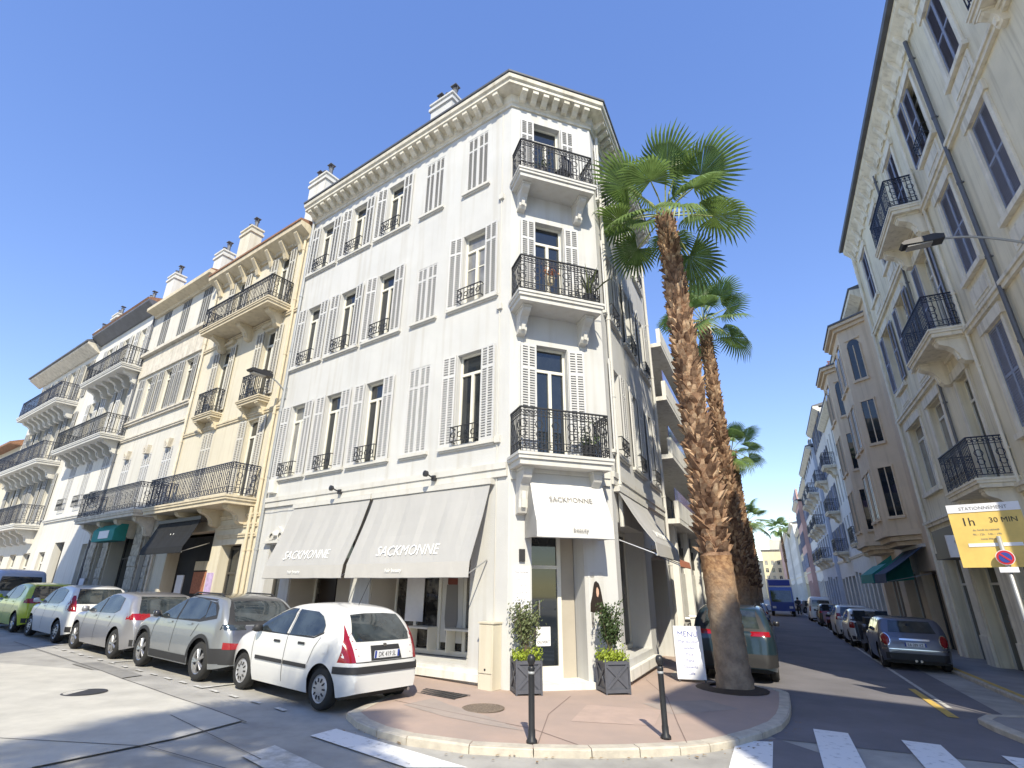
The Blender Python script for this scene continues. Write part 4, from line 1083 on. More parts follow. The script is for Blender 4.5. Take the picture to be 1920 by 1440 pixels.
    def wheels(s, style='alloy', spokes=5):
        R = s.R; w = .2
        def tyre():
            m = MB(); m.smooth = True
            m.lathe([(R*.66,-w/2+.01),(R*.90,-w/2),(R*.985,-w/2+.03),(R,-w/4),(R,w/4),(R*.985,w/2-.03),(R*.90,w/2),(R*.66,w/2-.01)], 28, axis='y', caps=False)
            return m.mesh('tyre', M['tyre'])
        def rim():
            m = MB()
            m.lathe([(R*.67,-w/2+.02),(R*.67,w/2-.015),(R*.60,w/2-.03),(R*.58,w/2-.06),(R*.55,w/2-.06)], 24, axis='y', caps=False)
            if style == 'cap':
                m.lathe([(R*.62,w/2-.03),(R*.5,w/2-.01),(R*.15,w/2),(.001,w/2)], 24, axis='y', caps=False)
                m.mi = 1
                for i in range(10):
                    a = 2*pi*i/10; m.tube((R*.32*cos(a),w/2+.002,R*.32*sin(a)),(R*.5*cos(a),w/2-.008,R*.5*sin(a)),.013,5)
            else:
                m.mi = 1; m.lathe([(R*.6,w/2-.075),(.001,w/2-.075)], 24, axis='y', caps=False); m.mi = 0
                m.lathe([(R*.15,w/2-.06),(R*.14,w/2-.01),(.001,w/2-.005)], 14, axis='y', caps=False)
                for i in range(spokes):
                    for dd in (-.13,.13) if spokes < 7 else (0,):
                        a = 2*pi*i/spokes; a2 = a+dd
                        m.tube((R*.1*cos(a),w/2-.025,R*.1*sin(a)),(R*.61*cos(a2),w/2-.035,R*.61*sin(a2)),.022,5,.026)
            return m.mesh('rim', [M['hubcap' if style == 'cap' else 'rim'], M['plastic']])
        kt = ('tyre',R); kr = ('rim',R,style,spokes)
        hub = lambda: (lambda m: (m.lathe([(.05,-.09),(.05,.0)],10,axis='y'), m.mesh('wheel', M['plastic']))[1])(MB())
        for a in s.ax:
            for sd in (1,-1):
                o = inst('wheel', cached('hub', hub), s.root, (a, sd*(s.W/2-w/2-.025), R), 0 if sd > 0 else pi)
                inst('tyre', cached(kt, tyre), o); inst('rim', cached(kr, rim), o)
    def plate(s, txt, z, view='B', w=.52, h=.11, rec=True):
        if rec: s.patch('plate_recess', [(-w/2-.06,z-.03),(w/2+.06,z-.03),(w/2+.04,z+h+.07),(-w/2-.04,z+h+.07)], 'B', 'plastic', .006)
        o = Vector((-3,0,z+h/2)); hit = s.bvh.ray_cast(o, Vector((1,0,0)))[0]
        x = hit.x-.02
        b = MB(); b.box(x-.012,x,-w/2,w/2,z,z+h); p = b.build('number_plate', M['plate'], s.root)
        t = facade_text('plate_text', txt, h*.95, M['ink_black'], p, (x-.014,0,z+h*.16), rot=(pi/2,0,-pi/2), extrude=.0008, sx=.8)
        b = MB()
        for k in (-1,1): b.box(x-.0135,x-.0125,k*w/2-(.04 if k>0 else 0),k*w/2+(0 if k>0 else .04),z+.003,z+h-.003)
        inst('plate_band', b.mesh('plate_band', M['ink_blue']), p)
    def mirror(s, x, z, m='plastic'):
        for sd in (1,-1):
            y = sd*(s.half(x,z)+.02)
            b = MB(); b.smooth = True
            b.lathe([(.03,-.09),(.075,-.07),(.085,.0),(.075,.07),(.03,.09)], 10, (x,y+sd*.09,z))
            b.tf(lambda p: Vector((x+(p.x-x)*.75, p.y if True else 0, z+(p.z-z)*.75)))
            b.smooth = False; b.tube((x,y-sd*.05,z-.05),(x,y+sd*.05,z-.02),.02,6)
            b.build('mirror', M[m], s.root)
    def handles(s, pts, m='plastic'):
        for x, z in pts: s.patch('door_handle', [(x-.10,z-.018),(x+.10,z-.018),(x+.10,z+.02),(x-.10,z+.02)], 'L', m, .018); s.patch('door_handle', [(x-.10,z-.018),(x+.10,z-.018),(x+.10,z+.02),(x-.10,z+.02)], 'R', m, .018)

def place_L(s_rear, d_center, dz=0.):  return tuple(Lp(s_rear, d_center)), RZ_L
def place_R(t_rear, n_center): return tuple(Rp(t_rear, n_center)), RZ_T
CARS_L = 'cars parked along the left kerb'; CARS_R = 'cars parked along the right street'
# --- white rounded hatchback
loc, rz = place_L(.72, 2.38)
c = Car('white rounded hatchback with black bumper strips, nearest car, beside the grey awnings', 'car', 3.85, 1.67,
        [(0,.50),(.03,.66),(.05,.74),(.13,.92),(.24,1.08),(.42,1.30),(.60,1.435),(.9,1.50),(1.5,1.525),(2.05,1.47),(2.5,1.30),(2.98,1.04),(3.3,.93),(3.6,.80),(3.78,.66),(3.85,.46)],
        (.64,3.08), .30, .98, .2, .36, CARS_L, 'c_white', rrear=.55, rfront=.8, ry=.24, loc=loc, rz=rz-.03)
c.wheels('cap')
c.patch('window', [(2.78,1.02),(1.80,1.0),(1.77,1.41),(2.02,1.41),(2.3,1.30),(2.6,1.14)], 'L', 'glass_car', .014, .04, both=True)
c.patch('window', [(1.70,1.0),(.98,1.03),(.78,1.10),(.80,1.2),(.95,1.33),(1.15,1.39),(1.70,1.405)], 'L', 'glass_car', .014, .04, both=True)
c.patch('rear_window', [(-.56,.99),(.56,.99),(.60,1.10),(.50,1.37),(.2,1.39),(-.2,1.39),(-.50,1.37),(-.60,1.10)], 'B', 'glass_car', .014, .04)
c.patch('windscreen', [(-.62,1.08),(.62,1.08),(.50,1.40),(-.50,1.40)], 'F', 'glass_car')
for sd in (1,-1):
    c.patch('tail_light', [(sd*.60,.70),(sd*.80,.70),(sd*.76,.95),(sd*.665,1.24),(sd*.655,1.05)], 'B', 'lamp_red', .008, .04)
    c.patch('headlight', [(sd*.42,.70),(sd*.70,.72),(sd*.66,.86),(sd*.48,.84)], 'F', 'lamp_clear', .006)
for x in (.0,): 
    c.patch('tail_light_side', [(.03,.70),(.16,.70),(.24,.98),(.33,1.24),(.27,1.2),(.14,.95)], 'L', 'lamp_red', .006, .04); c.patch('tail_light_side', [(.03,.70),(.16,.70),(.24,.98),(.33,1.24),(.27,1.2),(.14,.95)], 'R', 'lamp_red', .006, .04)
c.patch('bumper_strip', [(-.78,.545),(.78,.545),(.78,.645),(-.78,.645)], 'B', 'plastic', .022); c.patch('bumper_strip_side', [(.02,.545),(.34,.545),(.34,.645),(.02,.645)], 'L', 'plastic', .018); c.patch('bumper_strip_side', [(.02,.545),(.34,.545),(.34,.645),(.02,.645)], 'R', 'plastic', .018)
c.patch('side_moulding', [(1.02,.55),(1.70,.55),(1.70,.61),(1.02,.61)], 'L', 'plastic', .02, both=True); c.patch('side_moulding', [(1.74,.55),(2.62,.55),(2.62,.61),(1.74,.61)], 'L', 'plastic', .02, both=True)
for v in 'LR':
    c.strip('door_seam', [(1.735,.28),(1.74,1.0),(1.735,1.42)], .012, v, 'seam'); c.strip('door_seam', [(2.72,.3),(2.78,.7),(2.80,1.0)], .012, v, 'seam'); c.strip('door_seam', [(1.02,.62),(.92,.86),(.80,1.02)], .010, v, 'seam')
    c.strip('window_trim', [(2.82,1.0),(.98,1.005),(.76,1.09)], .022, v, 'plastic', .006)
    c.patch('fuel_flap', [(.52,.80),(.66,.80),(.66,.95),(.52,.95)], v, 'c_white', .010)
c.strip('tailgate_seam', [(-.60,.70),(.60,.70)], .014, 'B', 'seam'); c.patch('trunk_emblem', [(-.035,.905),(.035,.905),(.035,.95),(-.035,.95)], 'B', 'chrome', .012)
c.handles([(1.28,.90),(2.02,.88)]); c.mirror(2.62, 1.05); c.plate('DK 419 SL', .745)
b = MB(); b.tube((.95,.0,1.50),(.55,.12,1.95),.006,5); b.build('antenna', M['plastic'], c.root)
b = MB(); b.tube((.02,-.52,.24),(.2,-.52,.25),.03,10); b.build('exhaust', M['steel'], c.root)
b = MB(); b.tube((.36,.02,1.10),(.30,.35,1.06),.012,5); b.build('rear_wiper', M['plastic'], c.root)

# --- grey-green small SUV
def suv(label, loc, rz, pm, group, L=4.30, Wd=1.77, H=1.55, ax=(.85,3.45), R=.345, roof='c_black', lights='low', plate='FT 603 QN', blue=True):
    k = H/1.55
    c = Car(label, 'car', L, Wd, [(0,.55),(.02,.72),(.07,.95*k),(.16,1.06*k),(.34,1.26*k),(.55,1.44*k),(.80,1.52*k),(1.4,1.555*k),(2.0,1.52*k),(2.45,1.36*k),(L-1.30,1.09*k),(L-.8,1.02*k),(L-.35,.92*k),(L-.08,.76*k),(L,.5)],
            ax, R, 1.02*k, .24, .32, group, pm, rrear=.5, rfront=.85, loc=loc, rz=rz, arch=.07)
    c.wheels('alloy', 5)
    zb = 1.04*k
    c.patch('window', [(L-1.45,zb),(2.10,zb),(2.08,1.44*k),(2.3,1.38*k),(2.6,1.26*k)], 'L', 'glass_car', both=True)
    c.patch('window', [(2.02,zb),(1.12,zb+.04),(.98,zb+.12),(1.1,1.42*k),(1.5,1.46*k),(2.02,1.45*k)], 'L', 'glass_car', both=True)
    c.patch('window', [(.95,zb+.07),(.58,zb+.14),(.80,1.36*k),(1.02,1.41*k)], 'L', 'glass_car', both=True)
    c.patch('rear_panel', [(-.76,1.02*k),(.76,1.02*k),(.66,1.30*k),(.54,1.49*k),(-.54,1.49*k),(-.66,1.30*k)], 'B', 'plastic', .004)
    for v in 'LR': c.patch('pillar_trim', [(L-1.38,zb-.02),(1.10,zb-.01),(.50,zb+.08),(.62,1.30*k),(.85,1.46*k),(2.05,1.49*k),(2.4,1.40*k)], v, 'plastic', .004)
    c.patch('rear_window', [(-.62,1.08*k),(.62,1.08*k),(.54,1.44*k),(-.54,1.44*k)], 'B', 'glass_car', .010)
    c.patch('windscreen', [(-.66,1.13*k),(.66,1.13*k),(.54,1.45*k),(-.54,1.45*k)], 'F', 'glass_car')
    c.patch('roof_panel', [(.42,-.56),(2.35,-.56),(2.35,.56),(.42,.56)], 'T', roof, .005)
    if lights == 'low': c.patch('tailgate_panel', [(-.66,.64),(.66,.64),(.70,1.0*k),(-.70,1.0*k)], 'B', 'c_slate', .005)
    c.patch('rear_bumper', [(-.80,.34),(.80,.34),(.78,.62),(-.78,.62)], 'B', 'plastic', .012)
    for v in 'LR':
        c.patch('sill_trim', [(ax[0]+R+.1,.26),(ax[1]-R-.1,.26),(ax[1]-R-.1,.40),(ax[0]+R+.1,.40)], v, 'plastic', .008)
        c.patch('rear_bumper_side', [(.03,.36),(ax[0]-R-.08,.34),(ax[0]-R-.06,.60),(.03,.62)], v, 'plastic', .008)
        c.strip('door_seam', [(2.06,.42),(2.06,zb)], .012, v, 'seam'); c.strip('door_seam', [(3.05,.42),(3.0,.85),(L-1.4,zb)], .012, v, 'seam'); c.strip('door_seam', [(1.28,.75),(1.10,1.0)], .012, v, 'seam')
        for a in ax:
            pts = [(a+(R+.105)*cos(pi*i/12), R+(R+.105)*sin(pi*i/12)) for i in range(13)]
            c.strip('wheel_arch_trim', pts, .07, v, 'plastic', .008)
    for sd in (1,-1):
        if lights == 'low': c.patch('tail_light', [(sd*.52,.60),(sd*.80,.60),(sd*.80,.72),(sd*.56,.70)], 'B', 'lamp_red', .016, .04)
        c.patch('tail_light', [(sd*.42,.93*k),(sd*.84,.93*k),(sd*.82,1.03*k),(sd*.42,1.02*k)], 'B', 'lamp_red' if lights != 'low' else 'glass_car', .008, .05)
        c.patch('headlight', [(sd*.45,.78),(sd*.78,.80),(sd*.72,.92),(sd*.5,.9)], 'F', 'lamp_clear', .006)
    c.handles([(1.45,.98*k),(2.32,.97*k)], pm); c.mirror(2.85, 1.10*k, 'c_black'); c.plate(plate, .80)
    for sd in (.56,-.56):
        b = MB(); b.path([(.85,sd,1.50*k),(1.0,sd,1.56*k),(2.0,sd,1.56*k),(2.2,sd,1.50*k)], .016, 6); b.build('roof_rail', M['plastic'], c.root)
    return c
loc, rz = place_L(4.28, 2.42)
suv('grey compact SUV with black lower bumper, between the white hatchback and the silver one', loc, rz, 'c_greygreen', CARS_L)
# --- silver hatchback
def hatch(label, loc, rz, pm, group, L=4.05, Wd=1.75, H=1.46, ax=(.70,3.25), R=.32, plate='EB 271 ZW', wheel='alloy', sp=7, tl=((.40,.84),(.86,1.00)), name='parked_car', cat='car', belt=None):
    k = H/1.46; belt = belt or .93*k
    c = Car(label, cat, L, Wd, [(0,.50),(.02,.70),(.06,.86*k),(.14,.98*k),(.34,1.18*k),(.52,1.36*k),(.75,1.43*k),(1.3,1.465*k),(1.9,1.42*k),(2.3,1.27*k),(L-1.15,1.0*k),(L-.7,.92*k),(L-.3,.82*k),(L-.06,.68*k),(L,.46)],
            ax, R, belt, .2, .31, group, pm, rrear=.5, rfront=.8, loc=loc, rz=rz, name=name)
    c.wheels(wheel, sp); zb = belt+.02
    c.patch('window', [(L-1.3,zb),(1.98,zb),(1.96,1.37*k),(2.15,1.31*k),(2.45,1.17*k)], 'L', 'glass_car', both=True)
    c.patch('window', [(1.90,zb),(1.08,zb+.02),(.86,zb+.10),(.98,1.32*k),(1.4,1.38*k),(1.90,1.375*k)], 'L', 'glass_car', both=True)
    c.patch('rear_window', [(-.64,.99*k),(.64,.99*k),(.60,1.12*k),(.53,1.37*k),(-.53,1.37*k),(-.60,1.12*k)], 'B', 'glass_car')
    for v in 'LR': c.patch('pillar_trim', [(1.99,zb),(1.89,zb),(1.89,1.37*k),(1.97,1.37*k)], v, 'plastic', .004)
    c.patch('windscreen', [(-.62,1.04*k),(.62,1.04*k),(.50,1.36*k),(-.50,1.36*k)], 'F', 'glass_car')
    for v in 'LR':
        c.strip('door_seam', [(1.94,.30),(1.94,zb)], .012, v, 'seam'); c.strip('door_seam', [(2.85,.32),(2.8,.75),(L-1.25,zb)], .012, v, 'seam'); c.strip('door_seam', [(1.12,.66),(.98,zb)], .012, v, 'seam')
    for sd in (1,-1):
        (a, b_), (z0, z1) = tl
        c.patch('tail_light', [(sd*a,z0*k),(sd*b_,z0*k),(sd*b_*.97,z1*k),(sd*a,z1*k)], 'B', 'lamp_red', .008, .05)
        c.patch('headlight', [(sd*.45,.68),(sd*.76,.72),(sd*.70,.84),(sd*.5,.8)], 'F', 'lamp_clear', .006)
    for v in 'LR': c.patch('tail_light_side', [(.03,tl[1][0]*k),(.26,tl[1][0]*k+.03),(.22,tl[1][1]*k-.01),(.10,tl[1][1]*k)], v, 'lamp_red', .006, .04)
    c.patch('rear_diffuser', [(-.72,.30),(.72,.30),(.74,.44),(-.74,.44)], 'B', 'plastic', .008)
    c.handles([(1.35,.88*k),(2.2,.87*k)], pm); c.mirror(2.72, 1.0*k, pm); c.plate(plate, .60 if H < 1.5 else .66, rec=False)
    c.patch('trunk_emblem', [(-.05,.86*k),(.05,.86*k),(.05,.95*k),(-.05,.95*k)], 'B', 'chrome', .01)
    return c
loc, rz = place_L(8.65, 2.42)
hatch('silver hatchback with slim dark red tail lamps, third car from the corner', loc, rz, 'c_silver', CARS_L)
loc, rz = place_L(12.95, 2.42)
hatch('small white upright hatchback behind the silver one', loc, rz, 'c_white', CARS_L, L=3.75, Wd=1.66, H=1.52, ax=(.62,3.05), R=.30, wheel='cap', plate='GA 847 TK', tl=((.62,.82),(.80,1.20)))
loc, rz = place_L(16.95, 2.45)
hatch('lime green small car between the small white hatchback and the pale blue van', loc, rz, 'c_green', CARS_L, L=3.7, Wd=1.67, H=1.5, ax=(.62,3.05), R=.30, plate='BV 118 PC')
def van(label, loc, rz, pm, group, plate):
    L=4.6
    c = Car(label, 'van', L, 1.85, [(0,.5),(.02,.8),(.05,1.3),(.10,1.65),(.22,1.84),(.5,1.90),(1.5,1.92),(2.6,1.88),(2.95,1.74),(3.55,1.18),(4.0,1.05),(4.4,.9),(4.57,.7),(4.6,.48)], (.85,3.75), .32, 1.12, .22, .16, group, pm, rrear=.35, rfront=.8, loc=loc, rz=rz)
    c.wheels('cap'); c.patch('window', [(3.35,1.15),(2.35,1.15),(2.35,1.72),(2.85,1.66)], 'L', 'glass_car', both=True)
    c.patch('rear_window', [(-.66,1.15),(.66,1.15),(.6,1.65),(-.6,1.65)], 'B', 'glass_car'); c.patch('windscreen', [(-.7,1.22),(.7,1.22),(.62,1.72),(-.62,1.72)], 'F', 'glass_car')
    for sd in (1,-1): c.patch('tail_light', [(sd*.80,.8),(sd*.90,.8),(sd*.86,1.2),(sd*.78,1.2)], 'B', 'lamp_red', .008, .05); c.patch('headlight', [(sd*.5,.75),(sd*.82,.8),(sd*.76,.98),(sd*.55,.92)], 'F', 'lamp_clear', .006)
    for v in 'LR': c.strip('door_seam', [(2.28,.35),(2.28,1.8)], .014, v, 'seam'); c.strip('door_seam', [(1.0,1.45),(2.2,1.45)], .02, v, 'seam')
    c.patch('front_bumper', [(-.8,.3),(.8,.3),(.8,.55),(-.8,.55)], 'F', 'plastic', .01); c.mirror(3.2, 1.2); c.plate(plate, .62, rec=False)
    return c
loc, rz = place_L(21.2, 2.5)
van('pale blue grey van at the left picture edge', loc, rz, 'c_van', CARS_L, 'CX 530 HD')
# --- right street
loc, rz = place_R(14.5, -1.12)
suv('teal grey SUV half hidden behind the nearest palm trunk', loc, rz, 'c_teal', CARS_R, 4.5, 1.86, 1.65, (.9,3.58), .36, 'c_teal', 'high', 'GH 902 LM')
loc, rz = place_R(20.1, 3.42)
c = Car('slate grey compact hatchback with round cornered red tail lamps, nearest on the right kerb', 'car', 3.85, 1.73,
        [(0,.52),(.02,.70),(.06,.86),(.14,.95),(.30,1.13),(.45,1.32),(.62,1.385),(1.3,1.415),(2.1,1.385),(2.35,1.26),(2.75,1.0),(3.1,.93),(3.5,.86),(3.76,.72),(3.85,.5)], (.66,3.15), .32, .95, .2, .26, CARS_R, 'c_slate', rrear=.4, rfront=.6, loc=loc, rz=rz-.02)
c.wheels('alloy', 8)
c.patch('window', [(2.62,.98),(1.5,.98),(1.5,1.335),(2.1,1.32)], 'L', 'glass_car', both=True); c.patch('window', [(1.44,.98),(.55,1.0),(.62,1.3),(1.44,1.335)], 'L', 'glass_car', both=True)
c.patch('rear_window', [(-.58,1.0),(.58,1.0),(.50,1.31),(-.50,1.31)], 'B', 'glass_car'); c.patch('windscreen', [(-.6,1.03),(.6,1.03),(.52,1.32),(-.52,1.32)], 'F', 'glass_car')
for sd in (1,-1):
    oct_ = [(sd*.70+.095*cos(2*pi*i/14), .80+.15*sin(2*pi*i/14)) for i in range(14)]; oc2 = [(sd*.70+.12*cos(2*pi*i/14), .80+.175*sin(2*pi*i/14)) for i in range(14)]
    c.patch('light_bezel', oc2, 'B', 'chrome', .006, .04); c.patch('tail_light', oct_, 'B', 'lamp_red', .012, .04)
    c.patch('headlight', [(sd*.6+.13*cos(2*pi*i/12), .74+.15*sin(2*pi*i/12)) for i in range(12)], 'F', 'lamp_clear', .006)
c.patch('trim_bar', [(-.36,.80),(.36,.80),(.36,.845),(-.36,.845)], 'B', 'chrome', .014); c.strip('bumper_seam', [(-.8,.56),(.8,.56)], .02, 'B', 'chrome')
c.patch('rear_diffuser', [(-.75,.28),(.75,.28),(.75,.46),(-.75,.46)], 'B', 'plastic', .01)
for v in 'LR': c.strip('door_seam', [(1.46,.3),(1.47,.97)], .012, v, 'seam'); c.strip('door_seam', [(2.62,.3),(2.64,.97)], .012, v, 'seam')
c.handles([(1.65,.88)], 'chrome'); c.mirror(2.5, 1.02, 'c_slate'); c.plate('EA 289 VZ', .635, rec=False)
b = MB(); b.tube((-.02,.06,.27),(.2,.06,.27),.035,10); b.tube((-.02,-.06,.27),(.2,-.06,.27),.035,10); b.build('exhaust', M['chrome'], c.root)
loc, rz = place_R(27.6, 3.35); hatch('small rounded white car in front of the dark scooter on the right', loc, rz, 'c_white', CARS_R, L=3.57, Wd=1.63, H=1.49, ax=(.6,2.9), R=.3, plate='DN 455 RA', tl=((.60,.76),(.72,.94)), wheel='cap')
loc, rz = place_R(32.4, 3.35); hatch('white tall hatchback, third car on the right kerb', loc, rz, 'c_white', CARS_R, L=4.0, H=1.56, plate='FB 230 GW', tl=((.60,.84),(.82,1.1)))
loc, rz = place_R(44.6, 3.35); hatch('dark car parked further down on the right, behind the red motorbike', loc, rz, 'c_black', CARS_R, plate='CK 774 JE')
loc, rz = place_R(52.5, 3.2); van('white van far down the street on the right', loc, rz, 'c_white', CARS_R, 'BZ 611 FF')
loc, rz = place_R(25.4, -1.4); hatch('dark car behind the second palm on the left', loc, rz, 'c_slate', CARS_R, plate='AW 342 SB')
loc, rz = place_R(36.0, -1.4); hatch('silver car behind the third palm on the left', loc, rz, 'c_silver', CARS_R, plate='GC 018 NK')
loc, rz = place_R(78, 1.9); hatch('pale grey car coming out at the far end of the street', (loc[0],loc[1]), rz-.6, 'c_silver', CARS_R, plate='AA 555 TD')
# ================================================================== palms
def frond_mesh(seed, L=1.0, fold=.35, droop=.5):
    rnd = random.Random(seed); m = MB()
    # petiole along +x from 0 to pl, then a pleated fan
    pl = 1.12; m.mi = 1
    pts = [(0,0,0),(pl*.5,0,.06),(pl,0,.02)]
    for a, b in zip(pts[:-1], pts[1:]): m.tube(a, b, .026, 5, .018)
    m.mi = 0; n = 34; R = 1.0*L; c = Vector((pl,0,.02))
    def ray(i):
        a = radians(-128+256*i/n); return a
    for i in range(n):
        a0, a1 = ray(i), ray(i+1); am = (a0+a1)/2
        rr = R*(.80+.20*cos(am))*rnd.uniform(.94,1.05); split = rr*rnd.uniform(.52,.62)
        def P(r, a, up):
            u = r/R
            x = r*cos(a); y = r*sin(a)
            z = up - droop*max(0,u-.35)**1.7*R + fold*abs(y)*.55*(.6)
            return c+Vector((x,y*.94,z))
        ridge = .028
        e0, e1 = P(split,a0,0), P(split,a1,0); rm = P(split,am,ridge)
        m.add([c, e0, rm, e1], [(0,1,2),(0,2,3)])
        r2 = split+(rr-split)*.55
        w = (a1-a0)*.30
        k0, k1 = P(r2,am-w,-.02), P(r2,am+w,-.02); tip = P(rr,am,-.03)+Vector((0,0,-rnd.uniform(.05,.30)*R*.6))
        m.add([e0, rm, e1, k0, k1, tip], [(0,3,1),(1,3,4),(1,4,2),(3,5,4)])
    return m.mesh('frond', [M['palm_leaf'], M['palm_dry']])
def trunk_mesh(H, r0, zb, rb, rt, seed, smooth_to):
    rnd = random.Random(seed); m = MB(); m.smooth = True
    prof = []; z = -.4
    while z < H:
        if z < smooth_to: r = r0*(1.0+.42*max(0,(.9-z)/1.3)**2) + .012*sin(z*31)
        else: r = rb*.86+(rt*.86-rb*.86)*(z-smooth_to)/(H-smooth_to)
        prof.append((r, z)); z += .11
    prof.append((rt*.5, H+.1))
    k = [i for i,p in enumerate(prof) if p[1] >= smooth_to-.1][0]
    ko = [i for i,p in enumerate(prof) if p[1] >= zb-.1][0]
    m.mi = 0; m.lathe(prof[:ko+1], 18, caps=False); m.mi = 1; m.lathe(prof[ko:k+1], 18, caps=False); m.mi = 2; m.lathe(prof[k:], 16, caps=False)
    m.smooth = False; z = smooth_to-.05; row = 0
    while z < H-.05:
        u = (z-smooth_to)/(H-smooth_to); r = (rb+(rt-rb)*u)*rnd.uniform(.95,1.04); n = 11
        for i in range(n):
            if rnd.random() < .06: continue
            a = 2*pi*(i+.5*(row%2))/n+rnd.uniform(-.08,.08); ca, sa = cos(a), sin(a)
            w = r*.30*rnd.uniform(.8,1.15); h = rnd.uniform(.16,.30); o = rnd.uniform(.02,.13)*(1.3-.5*u)
            sk = rnd.uniform(-.12,.12)
            def Q(rad, tt, zz): return (rad*ca-tt*sa, rad*sa+tt*ca, zz)
            m.mi = 3 if rnd.random() < .45 else 2
            rb_ = r*.80
            m.add([Q(rb_,-w,z),Q(rb_,w,z),Q(r*.98+o*.4,-w*.75+sk*.5,z+h*.5),Q(r*.98+o*.4,w*.75+sk*.5,z+h*.5),Q(r+o,-w*.42+sk,z+h),Q(r+o,w*.42+sk,z+h),Q(r*.86,-w*.4+sk,z+h*.86),Q(r*.86,w*.4+sk,z+h*.86)],
                  [(0,1,3,2),(2,3,5,4),(4,5,7,6),(0,2,4,6),(1,7,5,3)])
        z += .125; row += 1
    return m.mesh('trunk', [M['palm_trunk'], M['palm_trunk'], M['palm_boot'], M['palm_boot2']])
FR = [frond_mesh(i, 1.0+.06*(i%3), .25+.1*(i%2), .35+.16*(i%4)) for i in range(6)]
def palm(label, t, n, H, seed, r0=.38, rb=.50, rt=.34, zb=1.35, smooth=2.7, fr=30, size=1.12, gx=None):
    p = Rp(t, n) if gx is None else Vector(gx); root = thing('palm_tree', label, 'palm', (p.x, p.y, gz(p.x)), seed*.9, 'fan palms lining the right street')
    root.rotation_euler = (0,0,seed*.9) if seed != 1 else Matrix.Rotation(radians(-1.2),3,'Y').to_euler()
    inst('trunk', trunk_mesh(H, r0, zb, rb, rt, seed, smooth), root)
    rnd = random.Random(seed*13+5)
    crown = bpy.data.objects.new('crown', None); COL.objects.link(crown); crown.parent = root; crown.location = (0,0,H)
    for i in range(fr):
        a = 2*pi*i*.381966+rnd.uniform(-.2,.2); u = (i+.5)/fr
        el = radians(76-122*u**.95+rnd.uniform(-8,8))       # young leaves upright, old ones hanging
        o = inst('frond', FR[rnd.randrange(6)], crown, (.1*cos(a),.1*sin(a),.02+.25*(1-u)))
        o.rotation_mode = 'QUATERNION'
        d = Vector((cos(a)*cos(el), sin(a)*cos(el), sin(el)))
        roll = rnd.uniform(-.5,.5)
        q = d.to_track_quat('X','Z'); 
        from mathutils import Quaternion
        o.rotation_quaternion = q @ Quaternion((1,0,0), roll)
        k = size*rnd.uniform(.88,1.1)*(1.05 if u > .25 else .95); o.scale = (k,k,k)
palm('tall fan palm nearest the corner, its shaggy trunk smooth and flared at the foot', 12.95, -1.03, 11.9, 1, .33, .325, .215, 1.95, 2.75, 17, 1.02)
palm('second fan palm, slimmer trunk just behind the nearest one', 23.2, -1.15, 13.6, 2, .30, .33, .23, 1.2, 2.6, 17, 1.05)
palm('third fan palm, crown seen low beside the second trunk', 33.6, -1.15, 9.9, 3, .30, .34, .23, 1.2, 2.4, 16, .85)
palm('fourth fan palm, farther and shorter, beyond the third', 44.3, -1.15, 7.0, 4, .30, .34, .23, 1.2, 2.4, 16, .85)
palm('last small palm far off on the right side of the street', 150, 3.4, 17.5, 5, .22, .26, .22, 1.2, 9.5, 20, 1.5)
palm('fan palm behind the viewpoint whose shade lies on the road', 0, 0, 11.5, 6, gx=(-2.7,-5.6), fr=34)

